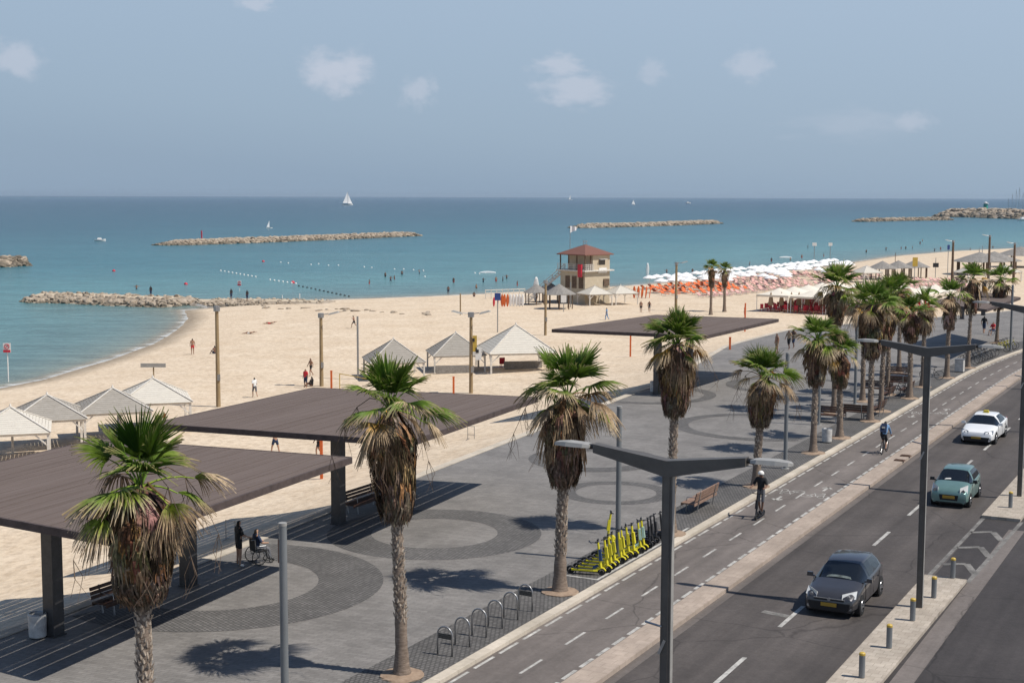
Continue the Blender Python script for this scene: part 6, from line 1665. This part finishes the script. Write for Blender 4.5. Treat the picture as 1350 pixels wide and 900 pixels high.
heap('breakwater', [P2(33, 396), P2(90, 396), P2(160, 399), P2(250, 402)], 6.5, 1.25, 900, .60, 'near groyne of pale boulders reaching left from the beach', flat=True, indiv=110, seed=3)
heap('breakwater', [P2(250, 402.5), P2(320, 401), P2(440, 404)], 4.8, .95, 520, .42, 'low rubble where the near groyne runs onto the sand', flat=True, seed=4)
heap('breakwater', [P2(209, 323.5), P2(330, 319.5), P2(440, 315), P2(545, 310.5)], 7, 1.45, 1500, 1.15, 'detached boulder breakwater in the sea at left of centre', seed=5)
heap('breakwater', [P2(755, 300.5), P2(850, 298), P2(943, 294.5)], 8, 1.7, 1200, 1.5, 'detached boulder breakwater in the sea behind the lifeguard tower', seed=6, dark=.1)
heap('breakwater', [P2(-30, 352), P2(0, 350), P2(28, 349)], 7, 2.0, 160, 1.3, 'dark rocks in the sea at the left edge', seed=7, dark=2)
heap('breakwater', [P2(1131, 292.3), P2(1180, 291), P2(1250, 290)], 8, 1.8, 600, 1.8, 'low dark outer breakwater before the marina mole', seed=8, dark=2)
heap('breakwater', [P2(1238, 286), P2(1290, 286), P2(1345, 288), P2(1420, 290)], 24, 6.5, 700, 3.4, 'broad pale marina mole with the green light tower', seed=9, dark=.6)
rq = random.Random(31)
for i in range(26):
    px = rq.uniform(300, 575); p = GS(px, 403 + (px - 300) * .035 + rq.uniform(-1.5, 3)); o = bpy.data.objects.new('boulder', rq.choice(RM)); col.objects.link(o); r = rq.uniform(.25, .6)
    o.location = p; o.scale = (r * 1.6, r, r * .5); o.rotation_euler = (0, 0, rq.uniform(0, 6)); tag(o, 'small stone scattered on the sand beyond the groyne rubble', 'stone', 'scattered stones on the sand')
# ---------------------------------------------------------------- boats and the marina
def sailboat(h, l, px, py, lean=0.0, jib=True, name='sailboat'):
    p = P2(px, py); T = thing(name, p, .5, l, 'sailboat'); k = h / 10
    b = MB(); V = []; sec = ((-4.2, .9), (-2, 1.25), (0, 1.3), (2.2, .95), (4.3, .05))
    for x, w in sec: V += [(x * k, -w * k, 1.0 * k), (x * k, -w * .6 * k, -.2), (x * k, w * .6 * k, -.2), (x * k, w * k, 1.0 * k)]
    F = [(4 * i + q, 4 * i + (q + 1) % 4, 4 * i + 4 + (q + 1) % 4, 4 * i + 4 + q) for i in range(4) for q in range(4)] + [(0, 1, 2, 3), (19, 18, 17, 16)]
    b.add(V, F); b.build('hull', m_white, T)
    b = MB(); b.tube([(.4 * k, 0, .9 * k), ((.4) * k, lean * h, h)], .12 * k, 6); b.build('mast', m_galv, T)
    b = MB(); b.prism([(.3 * k, 1.6 * k), (-3.6 * k, 1.6 * k), (.2 * k, h * .98)], -.03, .03); o = b.build('mainsail', m_par, T); o.rotation_euler = (PI / 2, 0, 0)
    if jib: b = MB(); b.prism([(.6 * k, 1.3 * k), (4.0 * k, 1.2 * k), (.7 * k, h * .8)], -.03, .03); o = b.build('jib', m_par, T); o.rotation_euler = (PI / 2, 0, .1)
    return T
def hpx(px, py, ty): return height_at(P2(px, py), ty)
sailboat(hpx(458, 270.5, 252.5), 'white sailing yacht on the horizon left of centre', 458, 270.5)
sailboat(hpx(835, 270, 263), 'tiny pale sailing boat near the horizon right of the middle breakwater', 835, 270)
sailboat(hpx(752, 264, 257), 'faintest and farthest sailing boat on the horizon above the tower', 752, 264, jib=False)
sailboat(hpx(357, 300, 290), 'windsurfer with a leaning white sail beyond the left breakwater', 355, 301, lean=.3, jib=False, name='windsurfer')
def motorboat(px, py, L_, l):
    p = P2(px, py); T = thing('motorboat', p, .2, l, 'motorboat'); b = MB(); V = []
    for x, w, z in ((-.5, .16, .14), (0, .18, .16), (.3, .12, .19), (.5, .01, .22)): V += [(x * L_, -w * L_, z * L_), (x * L_, -w * .6 * L_, -.1), (x * L_, w * .6 * L_, -.1), (x * L_, w * L_, z * L_)]
    b.add(V, [(4 * i + q, 4 * i + (q + 1) % 4, 4 * i + 4 + (q + 1) % 4, 4 * i + 4 + q) for i in range(3) for q in range(4)] + [(0, 1, 2, 3), (15, 14, 13, 12)]); b.build('hull', m_white, T)
    b = MB(); b.box((-.05 * L_, 0, .24 * L_), (.4 * L_, .22 * L_, .16 * L_), top=.75); b.build('cabin', m_white, T)
motorboat(907, 268.5, 14, 'white motorboat near the horizon right of centre'); motorboat(132, 318, 4.2, 'small white boat left of the left breakwater')
motorboat(1349, 291, 9, 'white boat moored at the mole by the right edge')
p = P2(1299, 283); T = thing('light_tower', (p.x, p.y, SEA + 5.5), 0, 'small green and white harbour light tower on the marina mole', 'lighthouse')
h = height_at(Vector((p.x, p.y, SEA + 5.5)), 266.5); m_grn = mat('green_paint', (.03, .30, .22), .5, var=.05)
b = MB(); b.lathe([(2.6, 0), (2.3, h * .3), (2.1, h * .85)], 12); b.build('tower_shaft', m_grn, T); b = MB(); b.lathe([(3.2, h * .78), (3.2, h * .86), (1.6, h * .87), (1.5, h), (.1, h * 1.06)], 12); b.build('lantern_gallery', m_white, T)
for i, (px, ty, l) in enumerate(((1329, 262, 'leftmost of the bare yacht masts at the right edge'), (1334, 256, 'second of the bare yacht masts at the right edge'), (1339, 250, 'third of the bare yacht masts at the right edge'), (1343, 247, 'tallest of the bare yacht masts at the right edge'), (1348, 254, 'rightmost of the bare yacht masts at the right edge'))):
    p = P2(px, 280); p = Vector((p.x * .8, p.y * .8, SEA)); h = height_at(p, ty); T = thing('moored_yacht', p, .4, l, 'yacht', 'yachts moored behind the mole')
    b = MB(); V = []
    for x, w in ((-5, 1.3), (0, 1.8), (3, 1.2), (6, .05)): V += [(x, -w, 1.3), (x, -w * .6, -.2), (x, w * .6, -.2), (x, w, 1.3)]
    b.add(V, [(4 * a + q, 4 * a + (q + 1) % 4, 4 * a + 4 + (q + 1) % 4, 4 * a + 4 + q) for a in range(3) for q in range(4)] + [(0, 1, 2, 3), (15, 14, 13, 12)]); b.build('hull', m_white, T)
    b = MB(); b.tube([(0, 0, 1), (0, 0, h)], .16, 6); b.build('mast', m_galv, T)
    b = MB(); b.tube([(0, 0, h * .97), (-5, 0, 1.3)], .05, 3); b.build('backstay', m_galv, T); b = MB(); b.tube([(0, 0, h * .97), (6, 0, 1.3)], .05, 3); b.build('forestay', m_galv, T)
# ---------------------------------------------------------------- buoys
def buoy(m, r):
    b = MB(); b.lathe([(.02, -r * .6), (r * .8, -r * .3), (r, .1 * r), (r * .8, r * .65), (r * .3, r * .95), (.02, r)], 10); return tag(b.build('buoy', m, smooth=True), 'x', 'buoy')
BYW = Once(buoy(m_white, .22)); BYD = Once(buoy(m_blk, .22)); BYR = Once(buoy(m_redp, .4))
for i in range(10): u = i / 9; p = P2(291 + 46 * u, 357 + 8 * u); BYW.put(p, 0, 'small white float on the rope left of the middle of the bay', 'white floats on the swimming rope')
for i in range(7): u = i / 6; p = P2(356 + 34 * u, 369 + 5 * u); BYW.put(p, 0, 'small white float on the rope left of the middle of the bay', 'white floats on the swimming rope')
for i in range(13): u = i / 12; p = P2(394 + 66 * u, 377 + 14 * u); BYD.put(p, 0, 'small dark float on the rope running to the shore', 'dark floats on the rope to the shore')
for i, (px, py) in enumerate(((370, 346), (380, 347), (410, 349), (420, 348), (433, 350), (446, 350), (480, 352), (490, 353), (520, 355), (532, 355), (545, 356), (558, 357), (626, 360), (632, 361), (640, 360), (560, 365))): BYW.put(P2(px, py), 0, 'white float scattered off the beach in mid bay', 'white floats scattered in mid bay', scale=1.0)
BYR.put(P2(347, 345), 0, 'red float at the left end of the scattered floats'); BYR.put(P2(150, 357.5), 0, 'pale red buoy alone in the water at left'); BYR.put(P2(245, 375), 0, 'pinkish buoy just beyond the near groyne'); BYR.put(P2(386, 373), 0, 'pinkish buoy where the float rope turns dark', scale=1.1)
thin_pole(266, 319, 304, 'red marker pole at the left breakwater', m_redp, .25, floor=lambda a, b: P2(a, b))
thin_pole(1073, 352, 322, 'thin mast with pale discs in the shallows off the parasols', m_galv, .08, sign=[(1.1, .8, 0, m_white)], floor=lambda a, b: P2(a, b))
thin_pole(1094, 350, 322, 'second thin mast in the shallows off the parasols', m_galv, .08, sign=[(1.0, .8, 0, m_white)], floor=lambda a, b: P2(a, b))
thin_pole(372, 397, 389, 'short white stake on the groyne rubble, left', m_white, .1); thin_pole(395, 397, 387, 'short white stake on the groyne rubble, right', m_white, .1)
# paddle craft
for px, py, l in ((632, 360, 'white paddle board in the bay left of the tower'), (1027, 340, 'white paddle board off the parasols')):
    o = copy_tree(BW_.o, P2(px, py) + Vector((0, 0, .1)), .3, l); o['group'] = 'paddle boards on the water'; o.rotation_euler = (0, PI / 2, .1); o.scale = (1, 1, 1.3)
# ---------------------------------------------------------------- sea haze
hz = MB(); hz.box((0, 0, 14), (50800, 50800, 44))
m_hz = bpy.data.materials.new('haze'); m_hz.use_nodes = True
nt = m_hz.node_tree; nt.nodes.clear()
out = nt.nodes.new('ShaderNodeOutputMaterial'); pv = nt.nodes.new('ShaderNodeVolumePrincipled')
pv.inputs['Color'].default_value = (.72, .86, .98, 1); pv.inputs['Density'].default_value = .00004; pv.inputs['Anisotropy'].default_value = .3
nt.links.new(pv.outputs[0], out.inputs['Volume'])
hz.build('haze', m_hz, kind='stuff')
sc.cycles.volume_bounces = 0
